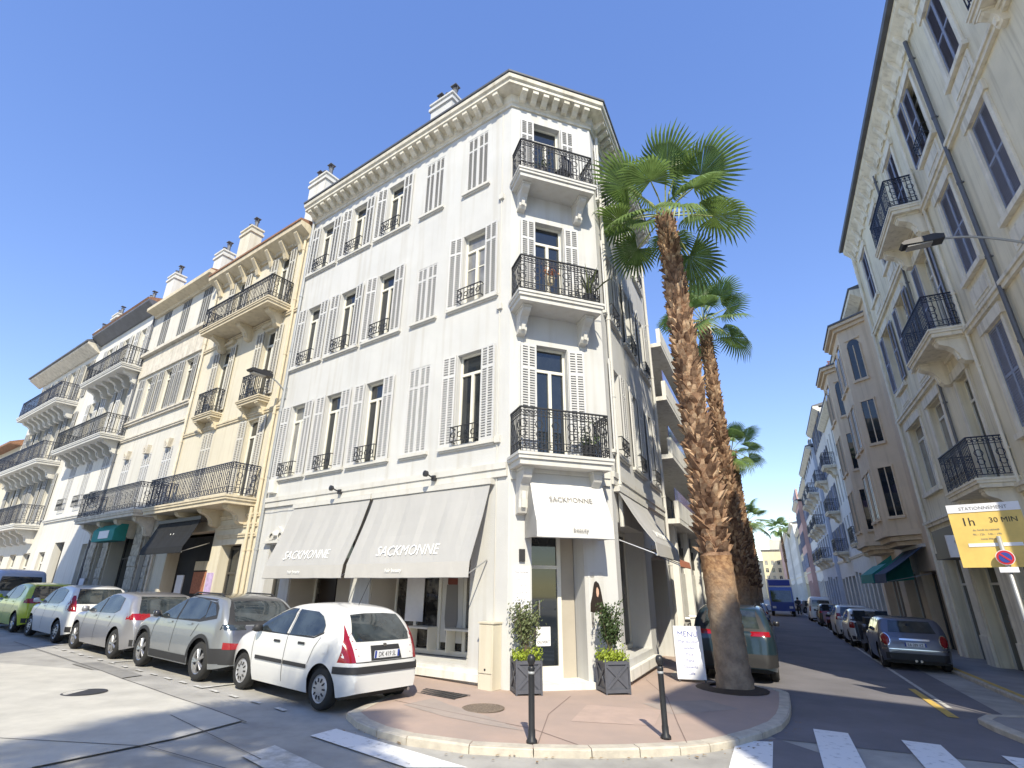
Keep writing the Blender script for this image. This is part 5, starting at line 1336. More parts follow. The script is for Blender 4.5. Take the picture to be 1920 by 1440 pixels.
# ================================================================== planters with shrubs
def leaf_cloud(n, fn, size, m, name, parent, seed):
    rnd = random.Random(seed); b = MB()
    for i in range(n):
        p = Vector(fn(rnd)); a = Vector((rnd.gauss(0,1),rnd.gauss(0,1),rnd.gauss(0,1))).normalized(); c = a.orthogonal().normalized(); d = a.cross(c)
        s = size*rnd.uniform(.7,1.3)
        b.add([p-c*s, p-d*s*.45, p+c*s, p+d*s*.45], [(0,1,2,3)])
    return b.build(name, m, parent)
def planter(label, x, y, rz, seed, style):
    g = gz(x)+PH
    r = thing('planter', label, 'planter', (x,y,g), rz, 'planters flanking the shop door')
    w=.25; h=.56; b = MB()
    for sx in (-1,1):
        for sy in (-1,1): b.box(sx*w-.03*(sx>0)*1-.0, sx*w+.03-.03*(sx>0), sy*w-.03*(sy>0), sy*w+.03-.03*(sy>0), 0, h+.03)
    b.box(-w+.03,w-.03,-w+.03,w-.03,.04,h-.05)
    for k in range(4):
        s = len(b.v)
        b.box(-w+.03,w-.03,-w+.004,-w+.028,.03,.09); b.box(-w+.03,w-.03,-w+.004,-w+.028,h-.06,h)
        for sg in (1,-1):
            p = Vector((-sg*(w-.04),-w+.02,.1)); q = Vector((sg*(w-.04),-w+.02,h-.07)); d=(q-p).normalized(); nn=Vector((-d.z,0,d.x))*.025; t=Vector((0,.012+.003*sg,0))
            b.add([p-nn-t,q-nn-t,q+nn-t,p+nn-t,p-nn+t,q-nn+t,q+nn+t,p+nn+t],[(0,1,2,3),(7,6,5,4),(0,4,5,1),(1,5,6,2),(2,6,7,3),(3,7,4,0)])
        rot = Matrix.Rotation(k*pi/2,3,'Z'); b.tf(lambda v: rot@v, s)
    b.build('box', M['planter'], r)
    b = MB(); b.box(-w+.03,w-.03,-w+.03,w-.03,h-.04,h-.02); b.build('soil', M['soil'], r)
    leaf_cloud(900, lambda R: (R.uniform(-.26,.26),R.uniform(-.26,.26),h+.0+abs(R.gauss(0,.09))), .028, M['leaf_lime'], 'ground_cover', r, seed)
    b = MB(); rnd = random.Random(seed); tips = []
    for i in range(16 if style else 22):
        a = rnd.uniform(0,2*pi); rad = rnd.uniform(.03,.30 if not style else .24); hh = rnd.uniform(.6,.98)
        p0 = Vector((rnd.uniform(-.05,.05),rnd.uniform(-.05,.05),h-.03)); p1 = Vector((cos(a)*rad*.6,sin(a)*rad*.6,h+hh*.5)); p2 = Vector((cos(a)*rad,sin(a)*rad,h+hh))
        b.path([p0,p1,p2],.006,4); tips += [p1.lerp(p2,u) for u in (0,.25,.5,.75,1.)]
    b.build('stem', M['twig'], r)
    def near(R):
        p = R.choice(tips); return p+Vector((R.gauss(0,.065),R.gauss(0,.065),R.gauss(0,.06)))
    leaf_cloud(2000 if style else 1500, near, .032, M['leaf_dark' if style else 'leaf_olive'], 'shrub', r, seed+1)
    return r
planter('slate grey planter with a thin olive shrub, left of the shop door', .30, 10.93, radians(12), 11, 0)
planter('slate grey planter with a fuller green shrub, right of the shop door', 1.98, 11.32, radians(12), 12, 1)

# ================================================================== bollards, cabinet, covers
def bollard(label, x, y):
    r = thing('bollard', label, 'bollard', (x,y,gz(x)+PH), 0, 'black bollards at the kerb')
    b = MB(); b.smooth = True
    b.lathe([(.07,0),(.07,.03),(.046,.06),(.046,.14),(.040,.16),(.040,.80),(.045,.82),(.045,.84),(.032,.86)], 14); b.build('post', M['black_paint'], r)
    b = MB(); b.smooth = True; b.lathe([(.041,.765),(.044,.77),(.044,.79),(.041,.795)], 14); b.build('band', M['pole_grey'], r)
    b = MB(); b.smooth = True; b.lathe([(.03,.86),(.042,.885),(.052,.91),(.055,.94),(.048,.97),(.03,.99),(.001,.995)], 14); b.build('knob', M['black_paint'], r)
bollard('black bollard standing in front of the left planter', .28, 7.68)
bollard('black bollard near the palm with its shadow on the red pavement', 2.08, 8.12)
q = Lp(.30, .16); r = thing('utility_cabinet', 'cream wall cabinet with a small keyhole between the grey awning and the notice', 'cabinet', (q.x,q.y,gz(q.x)+PH), RZ_L)
b = MB(); b.box(-.17,.17,-.15,.12,0,1.13); b.box(-.19,.19,-.15,.14,1.131,1.16); b.build('casing', M['cream_wall'], r)
b = MB(); b.box(-.15,.15,.121,.135,.28,1.1); b.build('hatch', M['cream_wall'], r)
b = MB(); b.lathe([(.02,.0),(.02,.006)],10,(0,.136,.34),axis='y'); b.build('lock', M['black_paint'], r)
x, y = -.42, 9.55
r = tag((lambda b: (b.lathe([(.34,0),(.34,.006),(.30,.010),(.295,.004),(.001,.004)],28), b.build('manhole_cover', mat('cast_cover', (.22,.17,.13), .8, var=.5, scale=30, bump=.5, bscale=60), None, (x,y,gz(x)+PH+.004)))[1])(MB()), 'round rusty manhole cover set in the red pavement', 'manhole cover')
b = MB()
for i in range(9): b.box(-.5+i*.115,-.42+i*.115,-.19,.19,0,.006)
b.box(-.54,.54,-.21,-.19,0,.008); b.box(-.54,.54,.19,.21,0,.008)
r = tag(b.build('drain_grate', M['lamp_body'], None, (-1.25,10.6,gz(-1.2)+PH+.004), RZ_L), 'dark rectangular grate in the pavement before the shop window', 'grate')

# ================================================================== street lamps on brackets
def street_lamp(label, root, rz, arm, head_z, base_z, drop=0.):
    r = thing('street_lamp', label, 'street lamp', root, rz, 'street lamps on wall brackets')
    b = MB(); n = 10
    pts = [(0, arm*u, base_z+(head_z-base_z)*sin(u*pi/2)) for u in [i/n for i in range(n+1)]]
    b.path(pts, .026, 8); b.box(-.07,.07,-.0,.03,base_z-.2,base_z+.2); b.build('arm', M['pole_grey'], r)
    b = MB(); b.prism([(arm-.12,head_z-.05),(arm+.1,head_z-.06),(arm+.62,head_z-.03),(arm+.66,head_z+.02),(arm+.58,head_z+.07),(arm+.05,head_z+.10),(arm-.12,head_z+.05)], 'x', -.14, .14); b.build('lamp_head', M['lamp_body'], r)
    b = MB(); b.box(-.11,.11,arm+.1,arm+.55,head_z-.085,head_z-.055); b.build('lens', M['lamp_glass'], r)
q = PL+TL*9.32; street_lamp('street lamp on a short arm at the left edge of the white building', (q.x,q.y,0), RZ_L, .75, 8.35, 7.95)
q = Rp(12.5, NW); street_lamp('street lamp on a curved arm over the right street, before the beige house', (q.x,q.y,0), RZ_T, 1.45, 9.05, 8.5)

# ================================================================== info panel and no-parking roundel on a pole
px, py = 8.85, 9.75
r = thing('sign_post', 'grey pole carrying a yellow notice panel and a small round no parking sign', 'street sign', (px,py,gz(px)+PH), radians(-40))
b = MB(); b.smooth = True; b.tube((0,0,0),(0,0,2.95),.035,10); b.build('post', M['pole_grey'], r)
b = MB(); b.box(-.62,.42,.04,.07,2.42,3.55); pan = b.build('notice_panel', M['sign_yellow'], r)
b = MB(); b.box(-.62,.42,.03,.039,3.40,3.55); inst('header', b.mesh('header', M['paper']), pan)
e = (pi/2,0,0)
facade_text('lettering', 'STATIONNEMENT', .085, M['ink_grey'], pan, (-.10,.028,3.44), rot=e)
facade_text('lettering', '1h', .21, M['ink_black'], pan, (-.36,.037,3.16), rot=e)
facade_text('lettering', '30 MIN', .13, M['ink_black'], pan, (.14,.037,3.20), rot=e)
for i in range(3): facade_text('lettering', ('du lundi au samedi','9h - 12h   14h - 19h','zone bleue')[i], .05, M['ink_grey'], pan, (-.14,.037,3.06-.08*i), rot=e, extrude=.001)
b = MB(); b.box(-.45,.30,.032,.039,2.78,2.84); inst('white_stripe', b.mesh('white_stripe', M['paper']), pan)
b = MB(); b.lathe([(.13,0),(.13,.014)],24,(0,-.055,2.58),axis='y'); rd = b.build('roundel', M['paper'], r)
b = MB(); b.lathe([(.12,0),(.12,.004)],24,(0,-.0605,2.58),axis='y'); inst('red_ring', b.mesh('red_ring', M['ink_red']), rd)
b = MB(); b.lathe([(.088,0),(.088,.004)],24,(0,-.0655,2.58),axis='y'); inst('blue_field', b.mesh('blue_field', M['ink_blue']), rd)
b = MB(); b.prism([(-.07,2.63),(-.05,2.65),(.07,2.53),(.05,2.51)], 'y', -.0695, -.066); inst('red_bar', b.mesh('red_bar', M['ink_red']), rd)
b = MB(); b.box(-.13,.13,-.06,-.045,2.33,2.42); b.build('plate', M['paper'], r)

# ================================================================== pavement clutter on the left of the right street
q = Rp(13.45, -1.95); r = thing('sandwich_board', 'white and blue folding sandwich board standing left of the nearest palm', 'sign board', (q.x,q.y,gz(q.x)+PH), radians(-14))
for sd, m_ in ((-1,'paper'),(1,'paper')):
    b = MB(); s0 = len(b.v); b.box(-.30,.30,-.012,.012,.06,1.12); rot = Matrix.Rotation(sd*.16,3,'X'); b.tf(lambda v: rot@v+Vector((0,sd*.17,0))); b.build('panel', M[m_], r)
    b = MB(); 
    for k in (-.28,.26): b.box(k,k+.03,-.014,.014,-.0,.06)
    b.tf(lambda v: rot@v+Vector((0,sd*.17,0))); b.build('foot', M['frame_d'], r)
rot = Matrix.Rotation(-.16,3,'X')
for i, (w_, s_) in enumerate((('MENU',.16),('Plat du jour',.09),('Salades',.08),('Pizza',.08),('Pasta',.08),('Desserts',.08),('Cafe',.08))):
    v = rot@Vector((0,-.014,.90-.125*i))+Vector((0,-.17,0)); facade_text('lettering', w_, s_, M['ink_blue'], r, v, rot=(pi/2-.16,0,0))
def bike(label, t, n, rz, col):
    q = Rp(t, n); r = thing('bicycle', label, 'bicycle', (q.x,q.y,gz(q.x)+PH), rz, 'bicycles against the wall')
    for k in (-.52,.52):
        b = MB(); pts = [(k+.33*cos(2*pi*i/18), 0, .34+.33*sin(2*pi*i/18)) for i in range(19)]; b.path(pts,.02,5)
        for i in range(8): b.tube((k,0,.34),(k+.32*cos(pi*i/4),0,.34+.32*sin(pi*i/4)),.003,3)
        b.build('wheel', M['tyre'], r)
    b = MB(); b.path([(-.52,0,.34),(-.1,0,.32),(-.22,0,.85),(.35,0,.86),(-.1,0,.32)],.018,6); b.path([(-.52,0,.34),(-.2,0,.78)],.012,5); b.path([(.52,0,.34),(.36,0,.95)],.016,5); b.build('frame', M[col], r)
    b = MB(); b.path([(.30,-.28,1.02),(.36,0,1.0),(.30,.28,1.02)],.014,5); b.build('handlebar', M['steel'], r)
    b = MB(); b.prism([(-.36,.92),(-.08,.93),(-.08,.97),(-.36,.99)],'y',-.07,.07); b.build('saddle', M['plastic'], r)
bike('dark bicycle leaning by the wall beyond the terracotta awning', 19.6, -2.75, RZ_T, 'black_paint'); bike('second dark bicycle just behind the first by the wall', 21.6, -2.72, RZ_T+.1, 'c_slate')
def scooter(label, t, n, rz, col, box=True):
    q = Rp(t, n); r = thing('scooter', label, 'scooter', (q.x,q.y,gz(q.x)), rz, 'scooters parked in the right street')
    for k in (-.62,.66):
        b = MB(); b.lathe([(.12,-.06),(.24,-.06),(.27,-.03),(.27,.03),(.24,.06),(.12,.06)],18,(k,0,.27),axis='y'); b.build('wheel', M['tyre'], r)
    b = MB(); b.smooth = False
    b.prism([(-.95,.62),(-.80,.42),(-.2,.34),(.25,.30),(.42,.40),(.55,.95),(.62,1.02),(.52,1.06),(.40,.95),(.28,.45),(-.1,.46),(-.18,.72),(-.85,.78)],'y',-.17,.17); b.build('body', M[col], r)
    b = MB(); b.prism([(.42,.40),(.56,1.0),(.68,1.0),(.60,.45)],'y',-.22,.22); b.tube((.66,0,.27),(.58,0,1.05),.03,6); b.build('front_shield', M[col], r)
    b = MB(); b.prism([(-.88,.79),(-.15,.74),(-.12,.82),(-.45,.88),(-.9,.90)],'y',-.16,.16); b.build('seat', M['plastic'], r)
    b = MB(); b.path([(.50,-.36,1.12),(.56,0,1.08),(.50,.36,1.12)],.02,6); b.build('handlebar', M['plastic'], r)
    for sd in (-.25,.25): b = MB(); b.box(.52,.54,sd-.06,sd+.06,1.22,1.31); b.tube((.53,sd,1.1),(.53,sd,1.23),.008,4); b.build('mirror', M['plastic'], r)
    b = MB(); b.prism([(.56,1.06),(.52,1.45),(.535,1.45),(.585,1.06)],'y',-.2,.2); b.build('windshield', M['glass_car'], r)
    if box: b = MB(); b.prism([(-1.12,.95),(-1.15,1.25),(-.70,1.28),(-.70,.95)],'y',-.2,.2); b.build('top_box', M['plastic'], r)
scooter('black scooter with a top box parked behind the slate hatchback', 25.4, 2.9, RZ_T+.1, 'c_black')
scooter('second dark scooter close beside the first, nearer the wall', 25.9, 3.6, RZ_T-.1, 'c_slate', False)
scooter('dark red motorbike parked farther down the right street', 41.5, 2.8, RZ_T, 'c_red', False)
scooter('dark motorbike standing between the parked cars on the left of the street', 20.6, -.7, RZ_T, 'c_black', False)

# ================================================================== far pedestrians
def person(label, t, n, rz, top, legs, h=1.72, stride=.18, hair='hair'):
    q = Rp(t, n); r = thing('person', label, 'person', (q.x,q.y,gz(q.x)), rz, 'pedestrians far down the street')
    k = h/1.72
    def skin(name, vs, es, rad, m, root=0):
        me = bpy.data.meshes.new(name); me.from_pydata([Vector(v)*k for v in vs], es, []); o = bpy.data.objects.new(name, me); COL.objects.link(o)
        o.modifiers.new('s','SKIN'); sv = me.skin_vertices[0].data
        for i, x in enumerate(rad): sv[i].radius = (x*k, x*k)
        sv[root].use_root = True
        o.modifiers.new('d','SUBSURF').levels = 1
        dg = bpy.context.evaluated_depsgraph_get(); me2 = bpy.data.meshes.new_from_object(o.evaluated_get(dg)); bpy.data.objects.remove(o)
        me2.materials.clear(); me2.materials.append(m); me2.name = name
        for p in me2.polygons: p.use_smooth = True
        return inst(name, me2, r)
    s = stride
    V = [(0,0,.95),(0,0,1.15),(0,0,1.38),(0,0,1.5),(.01,0,1.60),(.02,0,1.70), (0,.10,.90),(s*.5,.10,.50),(s*.7,.10,.09),(s*.7+.14,.10,.04), (0,-.10,.90),(-s*.2,-.10,.50),(-s*1.3,-.10,.11),(-s*1.3+.14,-.10,.05),
         (0,.19,1.40),(-.04,.24,1.14),(.10,.24,.92),(.15,.24,.84), (0,-.19,1.40),(.03,-.24,1.14),(.16,-.24,.94),(.2,-.24,.86)]
    E = [(0,1),(1,2),(2,3),(3,4),(4,5),(0,6),(6,7),(7,8),(8,9),(0,10),(10,11),(11,12),(12,13),(2,14),(14,15),(15,16),(16,17),(2,18),(18,19),(19,20),(20,21)]
    Rr = [.14,.13,.15,.055,.095,.075,.10,.07,.045,.04,.10,.07,.045,.04,.06,.045,.035,.035,.06,.045,.035,.035]
    skin('body', V, E, Rr, M['skin'])
    skin('top', [V[0],V[1],V[2],(0,0,1.44),V[14],V[15],V[18],V[19]], [(0,1),(1,2),(2,3),(2,4),(4,5),(2,6),(6,7)], [.16,.15,.17,.09,.075,.06,.075,.06], M[top])
    skin('trousers', [V[0],V[6],V[7],V[8],V[10],V[11],V[12]], [(0,1),(1,2),(2,3),(0,4),(4,5),(5,6)], [.155,.115,.085,.065,.115,.085,.065], M[legs])
    b = MB(); b.smooth = True; b.lathe([(.001,.13),(.06,.12),(.10,.07),(.112,.0),(.10,-.05),(.07,-.09)], 12, (-.0*k,0,1.625*k), caps=False); b.tf(lambda v: Vector((v.x-.012, v.y, v.z)) if v.x < .05 else Vector((.05+(v.x-.05)*.5, v.y, max(v.z,1.66*k)))); b.build('hair', M[hair], r)
person('person in pale trousers and dark top walking in the middle of the far street', 66, 1.3, RZ_T+.2, 'c_slate', 'paper')
person('person in dark clothes walking beside the one in pale trousers', 67, 2.0, RZ_T+.2, 'c_black', 'c_black', 1.76)

# ================================================================== things kept on the balconies
def pot_plant(label, x, z, y=.42, hh=.75, m='leaf_olive', kind='agave', seed=3):
    c = FC.tf(Vector((x,y,z))); r = thing('potted_plant', label, 'plant', (PL.x+c.x, PL.y+c.y, z), RZ_C)
    b = MB(); b.lathe([(.11,0),(.16,.3),(.17,.32),(.14,.32),(.13,.28)],14); b.build('pot', M['lamp_body'], r)
    rnd = random.Random(seed); b = MB()
    for i in range(26 if kind == 'agave' else 0):
        a = rnd.uniform(0,2*pi); el = rnd.uniform(.3,1.4); L = hh*rnd.uniform(.7,1.); d = Vector((cos(a)*cos(el),sin(a)*cos(el),sin(el))); s = d.cross(Vector((0,0,1))).normalized()*.022
        p0 = Vector((0,0,.3)); p1 = p0+d*L*.6; p2 = p0+d*L+Vector((0,0,-.12*cos(el)))
        b.add([p0-s,p0+s,p1+s*.9,p1-s*.9,p2],[(0,1,2,3),(3,2,4)])
    if kind == 'agave': b.build('leaves', M[m], r)
    else: leaf_cloud(260, lambda R: (R.gauss(0,.13),R.gauss(0,.13),.35+abs(R.gauss(0,.22))), .035, M[m], 'leaves', r, seed)
pot_plant('spiky potted palm showing above the middle corner balcony rail', .55, 8.40, .45, .95, 'leaf_olive', 'agave', 3)
pot_plant('low leafy pot plant in the top corner balcony', 1.75, 12.08, .40, .5, 'leaf_dark', 'bush', 4)
pot_plant('small bushy pot plant on the lowest corner balcony', .75, 4.52, .40, .5, 'leaf_dark', 'bush', 5)
c = FC.tf(Vector((1.62,.45,8.40))); r = thing('potted_plant', 'orange flowering pot plant on a stand in the middle corner balcony', 'plant', (PL.x+c.x,PL.y+c.y,8.40), RZ_C)
b = MB(); b.tube((0,0,0),(0,0,.45),.02,6); b.lathe([(.09,.45),(.13,.62),(.11,.62)],12); b.build('pot', M['cream_trim'], r)
leaf_cloud(160, lambda R: (R.gauss(0,.09),R.gauss(0,.09),.68+abs(R.gauss(0,.14))), .03, mat('orange_blooms', (.55,.20,.05), .6, var=.3, scale=30), 'flowers', r, 9)
def bchair(label, x, z, rz):
    c = FC.tf(Vector((x,.36,z))); r = thing('balcony_chair', label, 'chair', (PL.x+c.x,PL.y+c.y,z), RZ_C+rz)
    b = MB(); b.box(-.2,.2,-.2,.2,.42,.45); b.build('seat', M['lamp_body'], r)
    b = MB()
    for i in range(5): b.box(-.19+i*.085,-.15+i*.085,.17,.19,.451,.85)
    b.box(-.2,.2,.165,.195,.851,.89); b.build('backrest', M['lamp_body'], r)
    for sx in (-.18,.18):
        for sy in (-.18,.18): b = MB(); b.tube((sx,sy,0),(sx,sy,.42),.014,5); b.build('leg', M['lamp_body'], r)
bchair('dark metal chair on the top corner balcony', 1.15, 12.08, .4)

# ================================================================== delivery truck far down the street, coming this way
q = Rp(64, .45); r = thing('delivery_truck', 'white box truck with a blue cab, facing us far down the street', 'truck', (q.x,q.y,gz(q.x)), RZ_T+pi)
b = MB(); b.box(-5.5,0,-1.15,1.15,.9,3.5); b.build('cargo_box', M['c_white'], r)
b = MB(); b.prism([(.05,.5),(1.9,.5),(1.95,1.3),(1.75,2.4),(1.5,2.7),(.05,2.75)],'y',-1.05,1.05); b.build('cab', paint('blue_cab_paint',(.04,.08,.30)), r)
b = MB(); b.prism([(1.97,1.35),(1.78,2.4),(1.765,2.4),(1.955,1.35)],'y',-.92,.92); b.build('windscreen', M['glass_car'], r)
b = MB(); b.box(-.02,.04,-1.0,1.0,2.85,3.4); b.build('cab_roof_sign', M['ink_blue'], r)
for sd in (-.75,.75): b = MB(); b.box(1.9,1.97,sd-.16,sd+.16,.75,.95); b.build('headlight', M['lamp_clear'], r)
for x in (.9,-4.2):
    for sd in (-.95,.95): b = MB(); b.lathe([(.25,-.13),(.44,-.13),(.47,-.08),(.47,.08),(.44,.13),(.25,.13)],18,(x,sd,.47),axis='y'); b.build('wheel', M['tyre'], r)
# ================================================================== ground, roads, pavements
def sheet(name, poly, m, h=0., kind='structure', thick=None):
    tri = geometry.tessellate_polygon([[Vector((x,y,0)) for x,y in poly]])
    b = MB(); b.add([(x,y,gz(x)+h) for x,y in poly], [list(t) for t in tri])
    for i, f in enumerate(b.f):
        a,c,d = [Vector(b.v[k]) for k in f]
        if (c-a).cross(d-a).z < 0: b.f[i] = f[::-1]
    return b.build(name, m)
asph = mat('asphalt', (.46,.445,.41), .92, col2=(.29,.28,.26), scale=1.3, bump=.5, bscale=140, detail=9)
asphR = mat('smooth_asphalt', (.20,.19,.205), .9, col2=(.14,.135,.145), scale=.8, bump=.4, bscale=140, detail=9)
conc = mat('worn_pale_asphalt', (.56,.54,.485), .93, col2=(.43,.415,.375), scale=1.6, bump=.5, bscale=110, detail=10)
pave = mat('red_asphalt_pavement', (.45,.335,.28), .92, col2=(.37,.29,.25), scale=1.0, bump=.35, bscale=150, detail=9)
paveg = mat('grey_pavement', (.34,.32,.31), .92, col2=(.25,.235,.23), scale=1.4, bump=.35, bscale=150, detail=9)
kerbm = mat('kerb_stone', (.58,.53,.44), .9, col2=(.42,.38,.32), scale=5, bump=.4, bscale=60)
linem = mat('road_paint', (.78,.78,.77), .8, col2=(.38,.38,.38), scale=9, detail=9, thr=(.30,.44))
liney = mat('yellow_road_paint', (.62,.42,.10), .8, col2=(.30,.25,.16), scale=9, detail=9, thr=(.30,.46))
linew = mat('worn_road_paint', (.60,.59,.56), .85, col2=(.38,.37,.34), scale=7, detail=12, thr=(.38,.62))
b = MB(); n = 24; R = 420.
b.add([(-R,-R,gz(-R)-.012),(R,-R,gz(R)-.012),(R,R,gz(R)-.012),(-R,R,gz(-R)-.012)], [(0,1,2,3)])
struct('ground', b, asph)
tag(sheet('road', [tuple(Rp(9.5,-.3)), tuple(Rp(7,2.4)), tuple(Rp(2,9)), tuple(Rp(-20,9)), tuple(Rp(-20,-1.0)), tuple(Rp(4,-.9)), tuple(Rp(8,-.8)), tuple(Rp(9.2,-.6))], asphR, .0), kind='structure')
tag(sheet('road', [tuple(Rp(9.5,-.3)), tuple(Rp(10,3.4)), tuple(Rp(130,4.4)), tuple(Rp(130,-2.6)), tuple(Rp(14,-2.6))], asphR, -.006), kind='structure')
# paler old surface on the left carriageway
tag(sheet('road_patch', [(-8.47,12.19),(-3.79,8.6),(-4.16,7.64),(-4.92,6.43),(-5.77,5.49),(-9.5,4.2),(-13.5,8.0),(-15,13.5)], conc, .004), kind='structure')
b = MB()
def lstrip(pts, w, h=.008):
    for p, q in zip(pts[:-1], pts[1:]):
        p = Vector(p); q = Vector(q); d = (q-p).normalized(); nn = Vector((-d.y,d.x))*w/2
        vs = [p-nn,q-nn,q+nn,p+nn]; b.add([(v.x,v.y,gz(v.x)+h) for v in vs], [(0,1,2,3)])
lstrip([(-3.7,8.53),(-4.6,9.25),(-5.6,9.98),(-6.6,10.75),(-7.5,11.42),(-8.47,12.19),(-11,14.1),(-14,16.3)], .024)
lstrip([(-3.79,8.6),(-4.16,7.64),(-4.92,6.43)], .015); lstrip([Lp(-.2,5.0),Lp(.9,4.9),Lp(2.6,4.75)], .015)
lstrip([Lp(-2.2,5.6),Lp(-.6,5.35),Lp(1.2,5.6),Lp(2.8,6.6)], .018)
struct('road_crack', b, mat('tar_seam', (.12,.115,.11), .85))
# pavements with kerbs
K = [(-1.93,11.0),(-2.41,8.98),(-2.12,8.48),(-1.75,8.08),(-1.30,7.77),(-.49,7.5),(.29,7.46),(1.0,7.5),(1.61,7.62),(2.15,7.77),(2.59,7.96),(3.1,8.28),(3.59,8.68),(4.1,9.2),(4.5,9.78),(4.85,10.4),(5.2,11.1),(5.62,12.0)]
K += [tuple(Rp(13.55,-.22)), tuple(Rp(13.75,-.5)), tuple(Rp(13.8,-2.2)), tuple(Rp(14.2,-2.36)), tuple(Rp(130,-2.36))]
far = [tuple(Rp(130,-3.3)), tuple(Rp(12.8,-3.4)), tuple(Lp(.5,-.6)), tuple(Lp(70,-.3)), tuple(Lp(70,1.42)), tuple(Lp(1.35,1.42))]
tag(sheet('pavement', K+far, pave, PH), kind='structure')
KL = [tuple(Lp(s,1.42)) for s in (70,45,30,22,15,10,7,5,3,1.35)]+K
def kerb(pts, name='kerb', w=.17, seg=.95):
    b = MB(); P = [Vector(p) for p in pts]
    n = len(P); offs = []
    for i in range(n):
        d1 = (P[i]-P[i-1]).normalized() if i else (P[1]-P[0]).normalized(); d2 = (P[i+1]-P[i]).normalized() if i < n-1 else d1
        n1 = Vector((-d1.y,d1.x)); n2 = Vector((-d2.y,d2.x)); o = (n1+n2)/max(.3,1+n1.dot(n2)); offs.append(o)
    for i in range(n-1):
        L = (P[i+1]-P[i]).length; k = max(1, int(round(L/seg))); k = min(k, 60)
        for j in range(k):
            g = .006/max(L,.1)
            u0, u1 = j/k+g, (j+1)/k-g
            a = P[i].lerp(P[i+1],u0); c = P[i].lerp(P[i+1],u1); oa = offs[i].lerp(offs[i+1],u0)*w; oc = offs[i].lerp(offs[i+1],u1)*w
            h = PH+.006+random.uniform(-.004,.004)
            q = [a-oa*.08,c-oc*.08,c+oc,a+oa]; e = [a-oa*.0,c-oc*.0]
            vs = [(v.x,v.y,gz(v.x)-.02) for v in q]+[(v.x,v.y,gz(v.x)+h-(.02 if t < 2 else 0)) for t,v in enumerate(q)]
            vs += [(v.x,v.y,gz(v.x)+h) for v in (a+oa*.06,c+oc*.06)]
            b.add(vs, [(0,1,5,4),(1,2,6,9,5),(2,3,7,6),(3,0,4,8,7),(4,5,9,8),(8,9,6,7)])
    return struct(name, b, kerbm)
kerb(KL)
KR = [Rp(130,4.24),Rp(60,4.24),Rp(30,4.24),Rp(14.2,4.24),Rp(13.5,3.9),Rp(13.05,3.0),Rp(12.6,2.78),Rp(12,2.82),Rp(11.2,2.98),Rp(10.2,3.35),Rp(9.3,4.0),Rp(8.5,5.0),Rp(7.9,6.5),Rp(7.6,9),Rp(7.6,20)]
tag(sheet('pavement', [tuple(p) for p in KR]+[tuple(Rp(9.6,20)),tuple(Rp(9.6,6.2)),tuple(Rp(130,6.4))], paveg, PH), kind='structure')
kerb([tuple(p) for p in KR[::-1]][::-1])
# painted markings
b = MB()
def quad(a, c, d, e, h=.006): b.add([(p[0],p[1],gz(p[0])+h) for p in (a,c,d,e)], [(0,1,2,3)])
for n0, t1, t0 in ((-.80,9.02,6.8),(.21,10.46,7.4),(1.33,10.45,7.3),(2.40,10.25,7.2)):
    quad(Rp(t0,n0),Rp(t0,n0+.46),Rp(t1+(.25 if n0 < 0 else 0),n0+.46),Rp(t1,n0))
quad((-2.6,7.98),(-1.13,6.86),(-.46,6.94),(-2.38,8.36)); 
struct('road_markings', b, linem)
b = MB()
quad((-3.05,7.05),(-2.1,6.2),(-1.5,6.3),(-2.86,7.5))
for s in [1.7+.66*i+.1*sin(i*7) for i in range(17)]: quad(Lp(s,3.50+.03*sin(s*5)),Lp(s+.30,3.49),Lp(s+.28,3.41),Lp(s+.02,3.43))
for s in (4.3,8.6,12.9,16.9): quad(Lp(s,3.5),Lp(s+.10,3.5),Lp(s+.10,1.8),Lp(s,1.8))
for t0, t1 in ((13.9,40),(41,70),(71,120)): quad(Rp(t0,2.63),Rp(t1,2.63),Rp(t1,2.72),Rp(t0,2.72))
struct('worn_markings', b, linew)
b = MB(); quad(Rp(12.9,2.42),Rp(12.9,2.58),Rp(16.2,2.55),Rp(16.2,2.42)); quad(Rp(14.6,4.30),Rp(14.6,4.42),Rp(30,4.42),Rp(30,4.30),PH+.014); struct('yellow_markings', b, liney)
# earth at the palm feet
for t in (12.95,):
    b = MB(); c = Rp(t,-1.14); b.lathe([(.75,.0),(.6,.03),(.40,.05)],18,(c.x,c.y,gz(c.x)+PH+.002),caps=False); struct('tree_pit', b, M['soil'])

# repairs, stains and joints on pavement and road
patch_a = mat('pavement_repair', (.40,.33,.29), .92, col2=(.33,.28,.25), scale=3, bump=.35, bscale=150, detail=9)
patch_b = mat('faded_repair', (.50,.37,.31), .92, col2=(.42,.32,.27), scale=3, bump=.35, bscale=150, detail=9)
tar = mat('dark_repair', (.30,.29,.27), .9, col2=(.21,.205,.195), scale=2, bump=.4, bscale=150, detail=9)
tag(sheet('pavement_patch', [(-1.7,9.6),(-.95,8.9),(-.3,8.5),(.2,8.25),(-.35,9.05),(-1.0,9.75),(-1.3,10.2)], patch_a, PH+.0035), kind='structure')
tag(sheet('pavement_patch', [(.9,8.9),(2.1,8.8),(2.5,9.9),(1.3,10.1)], patch_b, PH+.0035), kind='structure')
tag(sheet('pavement_patch', [(2.6,9.6),(3.9,10.2),(3.6,10.9),(2.3,10.4)], patch_a, PH+.0035), kind='structure')
tag(sheet('road_patch', [tuple(Lp(s_,d_)) for s_, d_ in ((6.4,3.65),(8.8,3.6),(8.9,4.1),(6.3,4.05))], tar, .0035), kind='structure')
b = MB()
